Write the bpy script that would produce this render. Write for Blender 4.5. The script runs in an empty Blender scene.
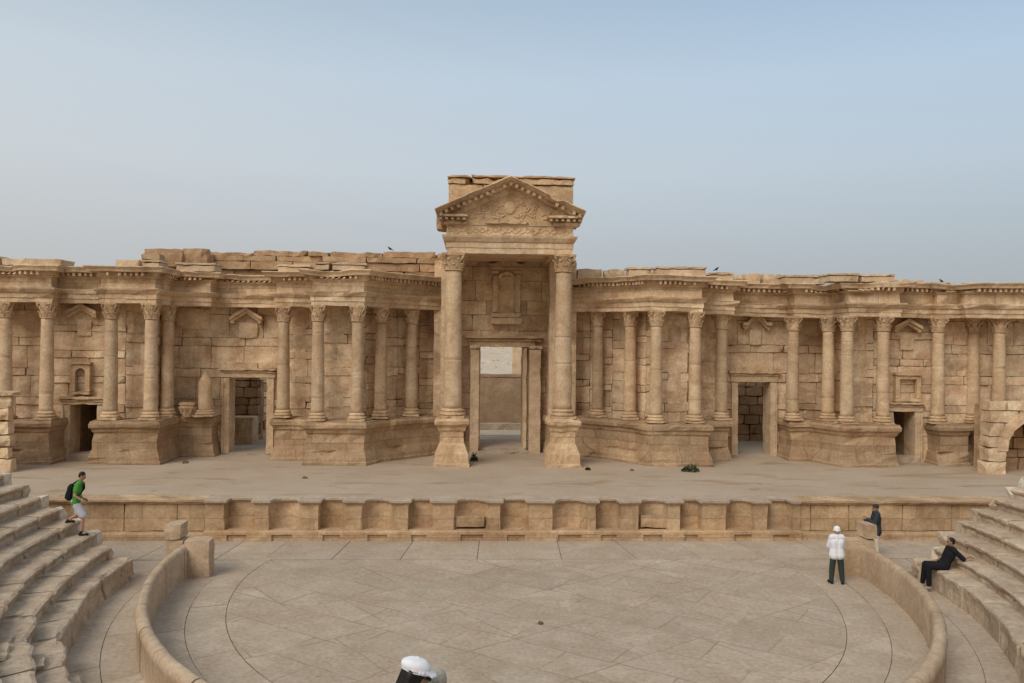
import bpy, math, random
from mathutils import Vector, noise, Matrix

PI = math.pi
R = math.radians
scene = bpy.context.scene
COL = scene.collection

# ---------------------------------------------------------------- camera model
F = 830.0; IW, IH = 1024, 683
YAW = R(2.6); ROLL = R(0.57); CH = 6.77
PIT = math.atan((345.0 - IH / 2) / F)


def ray(px, py):
    u = (px - IW / 2) / F; v = -(py - IH / 2) / F
    c, s = math.cos(ROLL), math.sin(ROLL)
    u, v = u * c - v * s, u * s + v * c
    cp, sp = math.cos(PIT), math.sin(PIT)
    d = (u, cp - v * sp, sp + v * cp)
    cy, sy = math.cos(YAW), math.sin(YAW)
    return (d[0] * cy + d[1] * sy, -d[0] * sy + d[1] * cy, d[2])


def onZ(px, py, z):
    d = ray(px, py); t = (z - CH) / d[2]
    return d[0] * t, d[1] * t


def onY(px, py, Y):
    d = ray(px, py); t = Y / d[1]
    return d[0] * t, CH + d[2] * t


def atX(px, Y, py=400):
    return onY(px, py, Y)[0]


cam = bpy.data.cameras.new('camera'); camo = bpy.data.objects.new('camera', cam); COL.objects.link(camo)
cam.sensor_width = 36.0; cam.lens = F / IW * 36.0; cam.clip_start = 0.1; cam.clip_end = 12000
camo.matrix_world = Matrix.Translation((0, 0, CH)) @ Matrix.Rotation(-YAW, 4, 'Z') @ Matrix.Rotation(PI / 2 + PIT, 4, 'X') @ Matrix.Rotation(ROLL, 4, 'Z')
scene.camera = camo

# ---------------------------------------------------------------- materials


class NT:
    def __init__(s, tree):
        s.t = tree; s.n = tree.nodes; s.l = tree.links

    def node(s, typ, **kw):
        n = s.n.new(typ)
        for k, v in kw.items():
            setattr(n, k, v)
        return n

    def link(s, a, b):
        s.l.new(a, b)

    def setin(s, n, name, v):
        if hasattr(v, 'is_output') or isinstance(v, bpy.types.NodeSocket):
            s.link(v, n.inputs[name])
        else:
            n.inputs[name].default_value = v

    def math(s, op, a, b=None, clamp=False):
        n = s.node('ShaderNodeMath', operation=op, use_clamp=clamp)
        s.setin(n, 0, a)
        if b is not None:
            s.setin(n, 1, b)
        return n.outputs[0]

    def ramp(s, fac, stops):
        n = s.node('ShaderNodeValToRGB')
        e = n.color_ramp.elements
        while len(e) < len(stops):
            e.new(0.5)
        for i, (p, c) in enumerate(stops):
            e[i].position = p
            e[i].color = c if len(c) == 4 else (*c, 1)
        s.link(fac, n.inputs[0])
        return n.outputs[0]

    def mix(s, fac, a, b, blend='MIX'):
        n = s.node('ShaderNodeMix', data_type='RGBA', blend_type=blend)
        s.setin(n, 0, fac)
        s.setin(n, 6, a if not isinstance(a, tuple) else (*a[:3], 1))
        s.setin(n, 7, b if not isinstance(b, tuple) else (*b[:3], 1))
        return n.outputs[2]

    def noise(s, vec, scale, detail=4, rough=0.55, dist=0.0):
        n = s.node('ShaderNodeTexNoise')
        s.link(vec, n.inputs['Vector'])
        n.inputs['Scale'].default_value = scale
        n.inputs['Detail'].default_value = detail
        n.inputs['Roughness'].default_value = rough
        n.inputs['Distortion'].default_value = dist
        return n.outputs['Fac']

    def mapping(s, vec, scale=(1, 1, 1), rot=(0, 0, 0), loc=(0, 0, 0)):
        n = s.node('ShaderNodeMapping')
        s.link(vec, n.inputs[0])
        n.inputs['Scale'].default_value = scale
        n.inputs['Rotation'].default_value = rot
        n.inputs['Location'].default_value = loc
        return n.outputs[0]


def new_mat(name):
    m = bpy.data.materials.new(name)
    m.use_nodes = True
    t = NT(m.node_tree)
    bs = m.node_tree.nodes['Principled BSDF']
    return m, t, bs


def stone(name, pale, tan, brown, stain=0.5, joints=None, island=0.25, objvar=0.12, bump=0.5, streak=True, pit=0.35, rough=0.92, red=0.0):
    """weathered limestone: pale / tan mottling, brown stains, pits, optional ashlar joints"""
    m, t, bs = new_mat(name)
    geo = t.node('ShaderNodeNewGeometry')
    pos = geo.outputs['Position']
    n1 = t.noise(pos, 0.55, 5, 0.6, 0.3)
    n2 = t.noise(pos, 2.3, 6, 0.62)
    n3 = t.noise(pos, 9.0, 5, 0.65)
    f1 = t.ramp(n1, [(0.36, (0, 0, 0)), (0.66, (1, 1, 1))])
    c = t.mix(f1, pale, tan)
    npal = t.noise(t.mapping(pos, (1, 1, 1.7), (0, 0, 0), (3.7, 9.1, 2.2)), 0.9, 5, 0.6, 0.4)
    fpal = t.ramp(npal, [(0.52, (0, 0, 0)), (0.64, (1, 1, 1))])
    c = t.mix(t.math('MULTIPLY', fpal, 0.55), c, tuple(min(.8, q * 1.16) for q in pale))
    nst = t.noise(t.mapping(pos, (1, 1, 1.35), (0, 0, 0), (1.3, 4.2, 6.6)), 1.05, 7, 0.66, 0.5)
    f2 = t.ramp(nst, [(0.46, (0, 0, 0)), (0.66, (1, 1, 1))])
    f2 = t.math('MULTIPLY', f2, stain)
    c = t.mix(f2, c, brown)
    f2b = t.ramp(n2, [(0.45, (0, 0, 0)), (0.75, (1, 1, 1))])
    c = t.mix(t.math('MULTIPLY', f2b, stain * 0.45), c, brown)
    if streak:
        ms = t.mapping(pos, (2.6, 2.6, 0.35))
        n4 = t.noise(ms, 1.0, 4, 0.6)
        f4 = t.ramp(n4, [(0.5, (0, 0, 0)), (0.78, (1, 1, 1))])
        f4 = t.math('MULTIPLY', f4, stain * 0.9)
        c = t.mix(f4, c, brown)
    if red:
        n6 = t.noise(t.mapping(pos, (1, 1, 1), (0, 0, 0), (7.3, 3.1, 1.7)), 0.8, 4, 0.6)
        f6 = t.ramp(n6, [(0.5, (0, 0, 0)), (0.75, (1, 1, 1))])
        c = t.mix(t.math('MULTIPLY', f6, red), c, (0.43, 0.25, 0.165))
    # grain
    g = t.ramp(n3, [(0.3, (0.80, 0.80, 0.80)), (0.7, (1.14, 1.14, 1.14))])
    c = t.mix(1.0, c, g, 'MULTIPLY')
    # per block and per object variation
    if island:
        v = t.math('ADD', t.math('MULTIPLY', geo.outputs['Random Per Island'], island), 1.0 - island / 2)
        cc = t.node('ShaderNodeCombineColor')
        for i in range(3):
            t.link(v, cc.inputs[i])
        c = t.mix(1.0, c, cc.outputs[0], 'MULTIPLY')
    if objvar:
        oi = t.node('ShaderNodeObjectInfo')
        v = t.math('ADD', t.math('MULTIPLY', oi.outputs['Random'], objvar), 1.0 - objvar / 2)
        cc = t.node('ShaderNodeCombineColor')
        for i in range(3):
            t.link(v, cc.inputs[i])
        c = t.mix(1.0, c, cc.outputs[0], 'MULTIPLY')
    h = t.math('ADD', t.math('MULTIPLY', n2, 0.6), t.math('MULTIPLY', n3, 0.4))
    if pit:
        vo = t.node('ShaderNodeTexVoronoi'); vo.inputs['Scale'].default_value = 3.4
        wp = t.node('ShaderNodeVectorMath', operation='ADD')
        t.link(pos, wp.inputs[0])
        nn = t.node('ShaderNodeTexNoise'); t.link(pos, nn.inputs['Vector']); nn.inputs['Scale'].default_value = 4.0
        t.link(nn.outputs['Color'], wp.inputs[1])
        t.link(wp.outputs[0], vo.inputs['Vector'])
        fp = t.ramp(vo.outputs['Distance'], [(0.04, (1, 1, 1)), (0.16, (0, 0, 0))])
        fp = t.math('MULTIPLY', fp, t.ramp(n1, [(0.45, (0, 0, 0)), (0.6, (1, 1, 1))]))
        c = t.mix(t.math('MULTIPLY', fp, pit), c, (0.13, 0.085, 0.05))
        h = t.math('SUBTRACT', h, t.math('MULTIPLY', fp, 0.7))
    if joints:
        L, Hh, mort, dark = joints
        sx = t.node('ShaderNodeSeparateXYZ'); t.link(pos, sx.inputs[0])
        cx = t.node('ShaderNodeCombineXYZ')
        wob = t.math('MULTIPLY', t.math('SUBTRACT', n2, 0.5), 0.10)
        t.link(t.math('ADD', t.math('ADD', sx.outputs[0], t.math('MULTIPLY', sx.outputs[1], 0.83)), wob), cx.inputs[0])
        t.link(t.math('ADD', t.math('SUBTRACT', sx.outputs[2], 1.35), wob), cx.inputs[1])
        br = t.node('ShaderNodeTexBrick'); t.link(cx.outputs[0], br.inputs['Vector'])
        br.offset = 0.37; br.offset_frequency = 2; br.squash = 0.8; br.squash_frequency = 3
        br.inputs['Scale'].default_value = 1.0
        br.inputs['Brick Width'].default_value = L; br.inputs['Row Height'].default_value = Hh
        br.inputs['Mortar Size'].default_value = mort; br.inputs['Mortar Smooth'].default_value = 0.3
        br.inputs['Color1'].default_value = (1.1, 1.1, 1.1, 1); br.inputs['Color2'].default_value = (0.86, 0.86, 0.86, 1)
        br.inputs['Mortar'].default_value = (1, 1, 1, 1)
        c = t.mix(1.0, c, br.outputs['Color'], 'MULTIPLY')
        c = t.mix(t.math('MULTIPLY', br.outputs['Fac'], dark), c, (0.12, 0.075, 0.045))
        h = t.math('SUBTRACT', h, t.math('MULTIPLY', br.outputs['Fac'], 0.8))
    t.link(c, bs.inputs['Base Color'])
    bs.inputs['Roughness'].default_value = rough
    bs.inputs['Specular IOR Level'].default_value = 0.2
    b = t.node('ShaderNodeBump'); b.inputs['Strength'].default_value = bump; b.inputs['Distance'].default_value = 0.06
    t.link(h, b.inputs['Height']); t.link(b.outputs[0], bs.inputs['Normal'])
    return m


PALE = (0.58, 0.425, 0.265); TAN = (0.51, 0.345, 0.195); BROWN = (0.32, 0.18, 0.095)
M = {}
M['wall'] = stone('wall_limestone', (0.78, 0.61, 0.42), (0.69, 0.505, 0.32), (0.40, 0.24, 0.13), 0.7, None, 0.34, 0.0, 0.6, red=0.55)
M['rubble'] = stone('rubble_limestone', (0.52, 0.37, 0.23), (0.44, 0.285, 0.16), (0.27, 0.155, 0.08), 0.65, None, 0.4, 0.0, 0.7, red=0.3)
M['podium'] = stone('podium_limestone', (0.455, 0.335, 0.21), (0.395, 0.27, 0.16), (0.25, 0.145, 0.078), 0.55, (1.7, 0.95, 0.012, 0.42), 0.0, 0.1, 0.6, red=0.5)
M['entab'] = stone('entablature_limestone', (0.72, 0.56, 0.38), (0.64, 0.47, 0.295), (0.36, 0.215, 0.115), 0.62, (2.3, 2.0, 0.010, 0.42), 0.0, 0.08, 0.6, red=0.5)
M['carved'] = stone('carved_limestone', (0.65, 0.485, 0.31), (0.575, 0.405, 0.24), BROWN, 0.55, None, 0.12, 0.1, 0.6)
M['column'] = stone('column_limestone', (0.61, 0.47, 0.315), (0.54, 0.39, 0.24), (0.37, 0.225, 0.12), 0.55, None, 0.0, 0.24, 0.35, pit=0.3, red=0.25)
M['jamb'] = stone('door_frame_limestone', (0.68, 0.53, 0.365), (0.60, 0.44, 0.28), BROWN, 0.36, None, 0.12, 0.14, 0.4, pit=0.2)
M['seat'] = stone('seat_limestone', (0.545, 0.44, 0.325), (0.475, 0.365, 0.255), (0.32, 0.22, 0.14), 0.55, None, 0.22, 0.06, 0.8, streak=False, pit=0.6, red=0.15)
M['endstone'] = stone('new_limestone', (0.72, 0.64, 0.53), (0.64, 0.54, 0.42), (0.5, 0.38, 0.27), 0.2, None, 0.1, 0.1, 0.3, streak=False, pit=0.1)
M['parapet'] = stone('parapet_limestone', (0.55, 0.42, 0.29), (0.485, 0.355, 0.23), (0.34, 0.22, 0.135), 0.45, None, 0.16, 0.06, 0.35, pit=0.25)
M['front'] = stone('stage_front_limestone', (0.56, 0.41, 0.26), (0.48, 0.325, 0.185), (0.30, 0.175, 0.09), 0.55, (1.59, 0.62, 0.010, 0.4), 0.1, 0.1, 0.5, red=0.3)
M['paving'] = stone('orchestra_paving', (0.485, 0.395, 0.30), (0.435, 0.34, 0.245), (0.36, 0.265, 0.18), 0.45, None, 0.10, 0.0, 0.5, streak=False, pit=0.3)


def floor_flags():
    m = stone('orchestra_flagstones', (0.485, 0.395, 0.30), (0.435, 0.34, 0.245), (0.36, 0.265, 0.18), 0.45, None, 0.0, 0.0, 0.55, streak=False, pit=0.3)
    t = NT(m.node_tree)
    bs = m.node_tree.nodes['Principled BSDF']
    old = bs.inputs['Base Color'].links[0].from_socket
    geo = t.node('ShaderNodeNewGeometry')
    w = t.node('ShaderNodeTexNoise'); t.link(geo.outputs['Position'], w.inputs['Vector']); w.inputs['Scale'].default_value = 0.9
    w.inputs['Detail'].default_value = 5
    add = t.node('ShaderNodeVectorMath', operation='MULTIPLY_ADD')
    t.link(w.outputs['Color'], add.inputs[0]); add.inputs[1].default_value = (0.16, 0.16, 0); t.link(geo.outputs['Position'], add.inputs[2])
    fade = t.ramp(t.noise(geo.outputs['Position'], 0.5, 4), [(0.38, (0.15, 0.15, 0.15)), (0.58, (1, 1, 1))])
    c = old
    for ang, bw, bh in ((0.62, 2.6, 1.25), (-0.62, 3.4, 2.5)):
        mp = t.mapping(add.outputs[0], (1, 1, 1), (0, 0, ang))
        br = t.node('ShaderNodeTexBrick'); t.link(mp, br.inputs['Vector']); br.offset = 0.43
        br.inputs['Scale'].default_value = 1; br.inputs['Brick Width'].default_value = bw; br.inputs['Row Height'].default_value = bh
        br.inputs['Mortar Size'].default_value = 0.034; br.inputs['Mortar Smooth'].default_value = 0.8
        br.inputs['Color1'].default_value = (1.05, 1.05, 1.05, 1); br.inputs['Color2'].default_value = (0.92, 0.92, 0.92, 1); br.inputs['Mortar'].default_value = (1, 1, 1, 1)
        c = t.mix(0.8, c, br.outputs['Color'], 'MULTIPLY')
        c = t.mix(t.math('MULTIPLY', t.math('MULTIPLY', br.outputs['Fac'], fade), 0.8), c, (0.29, 0.20, 0.125))
    t.link(c, bs.inputs['Base Color'])
    return m


M['flags'] = floor_flags()


def dust_floor():
    m, t, bs = new_mat('stage_dust')
    geo = t.node('ShaderNodeNewGeometry'); pos = geo.outputs['Position']
    n1 = t.noise(pos, 0.35, 5, 0.6)
    mp = t.mapping(pos, (0.5, 1.5, 1))
    n2 = t.noise(mp, 0.55, 5, 0.65, 0.6)
    n3 = t.noise(pos, 14, 5, 0.7)
    c = t.mix(t.ramp(n1, [(0.35, (0, 0, 0)), (0.65, (1, 1, 1))]), (0.49, 0.395, 0.295), (0.435, 0.34, 0.245))
    c = t.mix(t.math('MULTIPLY', t.ramp(n2, [(0.55, (0, 0, 0)), (0.63, (1, 1, 1))]), 0.62), c, (0.31, 0.215, 0.125))
    g = t.ramp(n3, [(0.3, (0.86, 0.86, 0.86)), (0.7, (1.1, 1.1, 1.1))])
    c = t.mix(1.0, c, g, 'MULTIPLY')
    t.link(c, bs.inputs['Base Color']); bs.inputs['Roughness'].default_value = 0.95; bs.inputs['Specular IOR Level'].default_value = 0.1
    b = t.node('ShaderNodeBump'); b.inputs['Strength'].default_value = 0.4; b.inputs['Distance'].default_value = 0.05
    t.link(t.math('ADD', n3, n2), b.inputs['Height']); t.link(b.outputs[0], bs.inputs['Normal'])
    return m


M['dust'] = dust_floor()


def desert():
    m, t, bs = new_mat('desert_ground')
    geo = t.node('ShaderNodeNewGeometry'); pos = geo.outputs['Position']
    n1 = t.noise(pos, 0.08, 6, 0.65)
    n2 = t.noise(pos, 0.7, 6, 0.7)
    c = t.mix(t.ramp(n1, [(0.35, (0, 0, 0)), (0.65, (1, 1, 1))]), (0.62, 0.52, 0.395), (0.53, 0.43, 0.31))
    c = t.mix(t.math('MULTIPLY', t.ramp(n2, [(0.52, (0, 0, 0)), (0.62, (1, 1, 1))]), 0.45), c, (0.30, 0.24, 0.18))
    t.link(c, bs.inputs['Base Color']); bs.inputs['Roughness'].default_value = 0.95
    return m


M['desert'] = desert()


def plain(name, col, rough=0.8, var=0.15, scale=12.0):
    m, t, bs = new_mat(name)
    tc = t.node('ShaderNodeTexCoord')
    n = t.noise(tc.outputs['Object'], scale, 4, 0.6)
    g = t.ramp(n, [(0.3, (1 - var,) * 3), (0.7, (1 + var,) * 3)])
    c = t.mix(1.0, (*col, 1), g, 'MULTIPLY')
    t.link(c, bs.inputs['Base Color']); bs.inputs['Roughness'].default_value = rough
    bs.inputs['Specular IOR Level'].default_value = 0.25
    b = t.node('ShaderNodeBump'); b.inputs['Strength'].default_value = 0.3; b.inputs['Distance'].default_value = 0.01
    t.link(n, b.inputs['Height']); t.link(b.outputs[0], bs.inputs['Normal'])
    return m


M['skin'] = plain('skin', (0.42, 0.25, 0.17), 0.6, 0.06)
M['skin_dark'] = plain('skin_tanned', (0.30, 0.165, 0.10), 0.6, 0.06)
M['hair_black'] = plain('black_hair', (0.012, 0.010, 0.010), 0.5, 0.3, 40)
M['hair_grey'] = plain('grey_hair', (0.40, 0.37, 0.31), 0.6, 0.2, 40)
M['green'] = plain('green_cotton', (0.075, 0.26, 0.045), 0.9, 0.12)
M['white_cloth'] = plain('white_cotton', (0.74, 0.75, 0.80), 0.9, 0.06)
M['white_cap'] = plain('white_cap_cotton', (0.80, 0.80, 0.83), 0.9, 0.05)
M['pale_grey'] = plain('pale_grey_cotton', (0.56, 0.56, 0.63), 0.9, 0.08)
M['beige_cloth'] = plain('beige_cotton', (0.62, 0.56, 0.47), 0.9, 0.08)
M['dark_green'] = plain('dark_green_twill', (0.035, 0.045, 0.042), 0.9, 0.15)
M['black_cloth'] = plain('black_cotton', (0.010, 0.010, 0.013), 0.9, 0.2)
M['charcoal'] = plain('charcoal_nylon', (0.030, 0.036, 0.042), 0.7, 0.2)
M['shoe_dark'] = plain('dark_shoe_leather', (0.012, 0.012, 0.014), 0.6, 0.2)
M['shoe_grey'] = plain('grey_trainer', (0.32, 0.29, 0.27), 0.7, 0.15)
M['eye'] = plain('eye', (0.02, 0.015, 0.01), 0.3, 0.0)
M['lip'] = plain('lips', (0.30, 0.12, 0.10), 0.5, 0.0)
M['blue_print'] = plain('blue_white_print', (0.32, 0.42, 0.55), 0.9, 0.5, 25)
M['plant'] = plain('shrub_leaves', (0.04, 0.06, 0.024), 0.8, 0.4, 6)
M['bird'] = plain('bird_feathers', (0.03, 0.03, 0.035), 0.7, 0.3, 30)

# ---------------------------------------------------------------- mesh builder


class MB:
    def __init__(s):
        s.v = []; s.f = []

    def add(s, vs, fs):
        o = len(s.v)
        s.v.extend(Vector(p) for p in vs)
        s.f.extend(tuple(i + o for i in f) for f in fs)

    def erode(s, amp, scale=2.0, off=0.0, fine=0.0):
        o = Vector((off, off * 1.7, off * 0.6))
        for p in s.v:
            d = noise.noise_vector(p * scale + o) * amp
            if fine:
                d += noise.noise_vector(p * scale * 4.1 + o) * fine
            p += d

    def build(s, name, mat, parent=None, origin=(0, 0, 0), smooth=False):
        me = bpy.data.meshes.new(name)
        og = Vector(origin)
        me.from_pydata([tuple(p - og) for p in s.v], [], s.f)
        me.materials.append(mat)
        if smooth:
            for p in me.polygons:
                p.use_smooth = True
        me.update()
        o = bpy.data.objects.new(name, me); COL.objects.link(o)
        if parent:
            o.parent = parent
        else:
            o.location = og
        return o


def frame3(u, n):
    return Vector((u[0], u[1], 0)), Vector((n[0], n[1], 0)), Vector((0, 0, 1))


def block(mb, p, u, n, L, D, H, seg=0.3, chip=0.03, jit=0.0, rnd=random):
    """a chipped stone block; p = front left bottom corner, u along, n outwards"""
    U, N, Z = Vector((u[0], u[1], 0)), Vector((n[0], n[1], 0)), Vector((0, 0, 1))
    P = Vector(p) + N * rnd.uniform(-jit, jit)
    nx, ny, nz = max(1, int(L / seg)), max(1, int(D / max(seg, .4))), max(1, int(H / seg))
    idx = {}; vs = []; fs = []

    def vid(i, j, k):
        key = (i, j, k)
        if key not in idx:
            a, b, c = i / nx * L, j / ny * D, k / nz * H
            ei = (i in (0, nx)) + (j in (0, ny)) + (k in (0, nz))
            if ei >= 2 and chip:
                q = chip * rnd.uniform(0.3, 1.5) * (1.0 if ei == 2 else 1.5)
                if rnd.random() < 0.05:
                    q *= 2.2
                if i == 0: a += q
                if i == nx: a -= q
                if j == 0: b += q
                if j == ny: b -= q
                if k == 0: c += q * .6
                if k == nz: c -= q
            idx[key] = len(vs)
            vs.append(P + U * a - N * b + Z * c)
        return idx[key]
    for i in range(nx):
        for k in range(nz):
            fs.append((vid(i, 0, k), vid(i + 1, 0, k), vid(i + 1, 0, k + 1), vid(i, 0, k + 1)))
            fs.append((vid(i, ny, k), vid(i, ny, k + 1), vid(i + 1, ny, k + 1), vid(i + 1, ny, k)))
    for j in range(ny):
        for k in range(nz):
            fs.append((vid(0, j, k), vid(0, j, k + 1), vid(0, j + 1, k + 1), vid(0, j + 1, k)))
            fs.append((vid(nx, j, k), vid(nx, j + 1, k), vid(nx, j + 1, k + 1), vid(nx, j, k + 1)))
    for i in range(nx):
        for j in range(ny):
            fs.append((vid(i, j, nz), vid(i + 1, j, nz), vid(i + 1, j + 1, nz), vid(i, j + 1, nz)))
            fs.append((vid(i, j, 0), vid(i, j + 1, 0), vid(i + 1, j + 1, 0), vid(i + 1, j, 0)))
    mb.add(vs, fs)


def xbox(mb, x0, x1, y0, y1, z0, z1, seg=0.3, chip=0.02, rnd=random):
    block(mb, (x0, y0, z0), (1, 0), (0, -1), x1 - x0, y1 - y0, z1 - z0, seg, chip, 0, rnd)


def plainbox(mb, x0, x1, y0, y1, z0, z1):
    vs = [(x, y, z) for z in (z0, z1) for y in (y0, y1) for x in (x0, x1)]
    mb.add(vs, [(0, 2, 3, 1), (4, 5, 7, 6), (0, 1, 5, 4), (2, 6, 7, 3), (0, 4, 6, 2), (1, 3, 7, 5)])


def seg_dir(p0, p1):
    d = Vector((p1[0] - p0[0], p1[1] - p0[1])); L = d.length; d /= L
    return (d.x, d.y), (d.y, -d.x), L


def ashlar(mb, p0, p1, z0, z1, D=0.45, T=0.9, holes=(), seed=0, course=(0.55, 0.95), length=(0.8, 2.0), jit=0.025, chip=0.014, gap=0.006, ragged=0.0, drop=0.0, seg=0.34, bands=False):
    """coursed stone wall from p0 to p1 (plan), with openings, on a solid backing"""
    rnd = random.Random(seed)
    u, n, L = seg_dir(p0, p1)
    zs = sorted({z0, z1} | {h[2] for h in holes if z0 < h[2] < z1} | {h[3] for h in holes if z0 < h[3] < z1})
    lev = []
    for a, b in zip(zs, zs[1:]):
        k = max(1, round((b - a) / rnd.uniform(*course)))
        w = [rnd.uniform(0.75, 1.25) for _ in range(k)]
        if bands:
            k = max(1, round((b - a) / rnd.uniform(.62, .74)))
            w = [(1.0 if (i + len(lev)) % 2 == 0 else .36) * rnd.uniform(.85, 1.15) for i in range(k)]
        sw = sum(w); z = a
        for i in range(k):
            zz = z + (b - a) * w[i] / sw
            lev.append((z, zz)); z = zz
    for ci, (a, b) in enumerate(lev):
        spans = [(0, L)]
        for h in holes:
            if h[2] < b - 0.02 and h[3] > a + 0.02:
                ns = []
                for s0, s1 in spans:
                    if h[1] <= s0 or h[0] >= s1:
                        ns.append((s0, s1)); continue
                    if h[0] > s0 + .05: ns.append((s0, h[0]))
                    if h[1] < s1 - .05: ns.append((h[1], s1))
                spans = ns
        for s0, s1 in spans:
            # backing
            thin = bands and (b - a) < .55
            q = Vector((p0[0] + u[0] * s0, p0[1] + u[1] * s0, a)) - Vector((n[0], n[1], 0)) * (D * .7)
            topc = b if not (ragged and ci >= len(lev) - 1) else a + .05
            if topc > a + .06 or not ragged:
                block(mb, q, u, n, s1 - s0, T - D * .7, b - a if not ragged else max(.05, topc - a), 5, 0, 0, rnd)
            s = s0
            first = rnd.uniform(0.3, 1.0)
            while s < s1 - 1e-4:
                l = rnd.uniform(*length) * (first if s == s0 else 1)
                if s1 - (s + l) < 0.35: l = s1 - s
                skip = drop and rnd.random() < drop * (1 if ci < len(lev) - 2 else 3)
                if not skip:
                    hb = b - a - gap
                    if ragged and ci == len(lev) - 1:
                        hb *= rnd.uniform(1 - ragged, 1.0)
                    po_ = rnd.uniform(.035, .08) if thin and rnd.random() < .85 else 0.0
                    block(mb, (p0[0] + u[0] * (s + gap / 2) + n[0] * po_, p0[1] + u[1] * (s + gap / 2) + n[1] * po_, a + gap / 2), u, n, l - gap, D + po_, hb, seg, chip * (1.6 if thin else 1), jit, rnd)
                s += l


def resample(path, seg):
    """list of (point, mitre normal) along an open plan polyline"""
    P = [Vector((a[0], a[1])) for a in path]
    nor = []
    for a, b in zip(P, P[1:]):
        d = (b - a).normalized(); nor.append(Vector((d.y, -d.x)))
    out = []
    for i in range(len(P) - 1):
        if i == 0:
            m = nor[0]
        else:
            m = (nor[i - 1] + nor[i]); m = m / max(0.3, (1 + nor[i - 1].dot(nor[i])))
        out.append((P[i], m))
        k = max(1, int((P[i + 1] - P[i]).length / seg))
        for j in range(1, k):
            out.append((P[i].lerp(P[i + 1], j / k), nor[i]))
    out.append((P[-1], nor[-1]))
    return out


def sweep(mb, path, prof, seg=0.3, pseg=0.35):
    """sweep a closed profile [(out, z)...] along a plan path"""
    pts = resample(path, seg)
    pr = []
    for (a, b) in zip(prof, prof[1:] + prof[:1]):
        k = max(1, int(math.hypot(b[0] - a[0], b[1] - a[1]) / pseg))
        for j in range(k):
            pr.append((a[0] + (b[0] - a[0]) * j / k, a[1] + (b[1] - a[1]) * j / k))
    m = len(pr); vs = []; fs = []
    for p, nn in pts:
        for o, z in pr:
            vs.append((p.x + nn.x * o, p.y + nn.y * o, z))
    for i in range(len(pts) - 1):
        for j in range(m):
            a, b = i * m + j, i * m + (j + 1) % m
            fs.append((a, b, b + m, a + m))
    fs.append(tuple(range(m))[::-1])
    fs.append(tuple((len(pts) - 1) * m + j for j in range(m)))
    mb.add(vs, fs)


def dentils(mb, path, o0, o1, z0, z1, w, pitch, rnd, miss=0.12):
    P = [Vector((a[0], a[1])) for a in path]
    for a, b in zip(P, P[1:]):
        d = (b - a); L = d.length; d /= L; n = Vector((d.y, -d.x))
        k = int((L + 0.2) / pitch)
        for i in range(k):
            if rnd.random() < miss: continue
            s = (i + .5) * L / k
            c = a + d * (s - w / 2) + n * o1
            block(mb, (c.x, c.y, z0), d, n, w, o1 - o0, z1 - z0, 1, 0.012, 0, rnd)


def lathe(mb, c, prof, n=20, a0=0, a1=2 * PI, cap=True):
    """prof [(r,z)...] about vertical axis at c"""
    full = abs(a1 - a0) > 2 * PI - 1e-4
    k = n if full else n + 1
    vs = []; fs = []
    for r, z in prof:
        for i in range(k):
            a = a0 + (a1 - a0) * i / n
            vs.append((c[0] + r * math.cos(a), c[1] + r * math.sin(a), c[2] + z))
    for j in range(len(prof) - 1):
        for i in range(n):
            i2 = (i + 1) % k if full else i + 1
            fs.append((j * k + i, j * k + i2, (j + 1) * k + i2, (j + 1) * k + i))
    if cap and full:
        fs.append(tuple(range(k))[::-1]); fs.append(tuple((len(prof) - 1) * k + i for i in range(k)))
    mb.add(vs, fs)


def capsule(mb, p, q, r0, r1, n=10, m=4):
    p, q = Vector(p), Vector(q)
    d = q - p
    L = d.length
    if L < 1e-6: d = Vector((0, 0, 1)); L = 1e-6
    d = d / L
    x = d.orthogonal().normalized(); y = d.cross(x)
    rings = []
    for j in range(m + 1):
        a = -PI / 2 + PI / 2 * j / m
        rings.append((p + d * (r0 * math.sin(a)), max(1e-4, r0 * math.cos(a))))
    for j in range(m + 1):
        a = PI / 2 * j / m
        rings.append((q + d * (r1 * math.sin(a)), max(1e-4, r1 * math.cos(a))))
    vs = []; fs = []
    for c, r in rings:
        for i in range(n):
            a = 2 * PI * i / n
            vs.append(c + (x * math.cos(a) + y * math.sin(a)) * r)
    for j in range(len(rings) - 1):
        for i in range(n):
            fs.append((j * n + i, j * n + (i + 1) % n, (j + 1) * n + (i + 1) % n, (j + 1) * n + i))
    fs.append(tuple(range(n))[::-1]); fs.append(tuple((len(rings) - 1) * n + i for i in range(n)))
    mb.add(vs, fs)


def ellipsoid(mb, c, r, n=16, m=10, rot=None):
    vs = []; fs = []
    c = Vector(c)
    for j in range(m + 1):
        a = -PI / 2 + PI * j / m
        for i in range(n):
            b = 2 * PI * i / n
            v = Vector((r[0] * max(1e-3, math.cos(a)) * math.cos(b), r[1] * max(1e-3, math.cos(a)) * math.sin(b), r[2] * math.sin(a)))
            if rot: v = rot @ v
            vs.append(c + v)
    for j in range(m):
        for i in range(n):
            fs.append((j * n + i, j * n + (i + 1) % n, (j + 1) * n + (i + 1) % n, (j + 1) * n + i))
    fs.append(tuple(range(n))[::-1]); fs.append(tuple(m * n + i for i in range(n)))
    mb.add(vs, fs)


def tag(o, label=None, cat=None, group=None, kind=None):
    if label: o['label'] = label
    if cat: o['category'] = cat
    if group: o['group'] = group
    if kind: o['kind'] = kind
    return o


def empty(name, loc, label, cat, group=None):
    o = bpy.data.objects.new(name, None); COL.objects.link(o)
    o.location = loc; o.empty_display_size = 0.5
    return tag(o, label, cat, group)


def struct(name, mb, mat):
    o = mb.build(name, mat)
    o['kind'] = 'structure'
    return o


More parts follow.
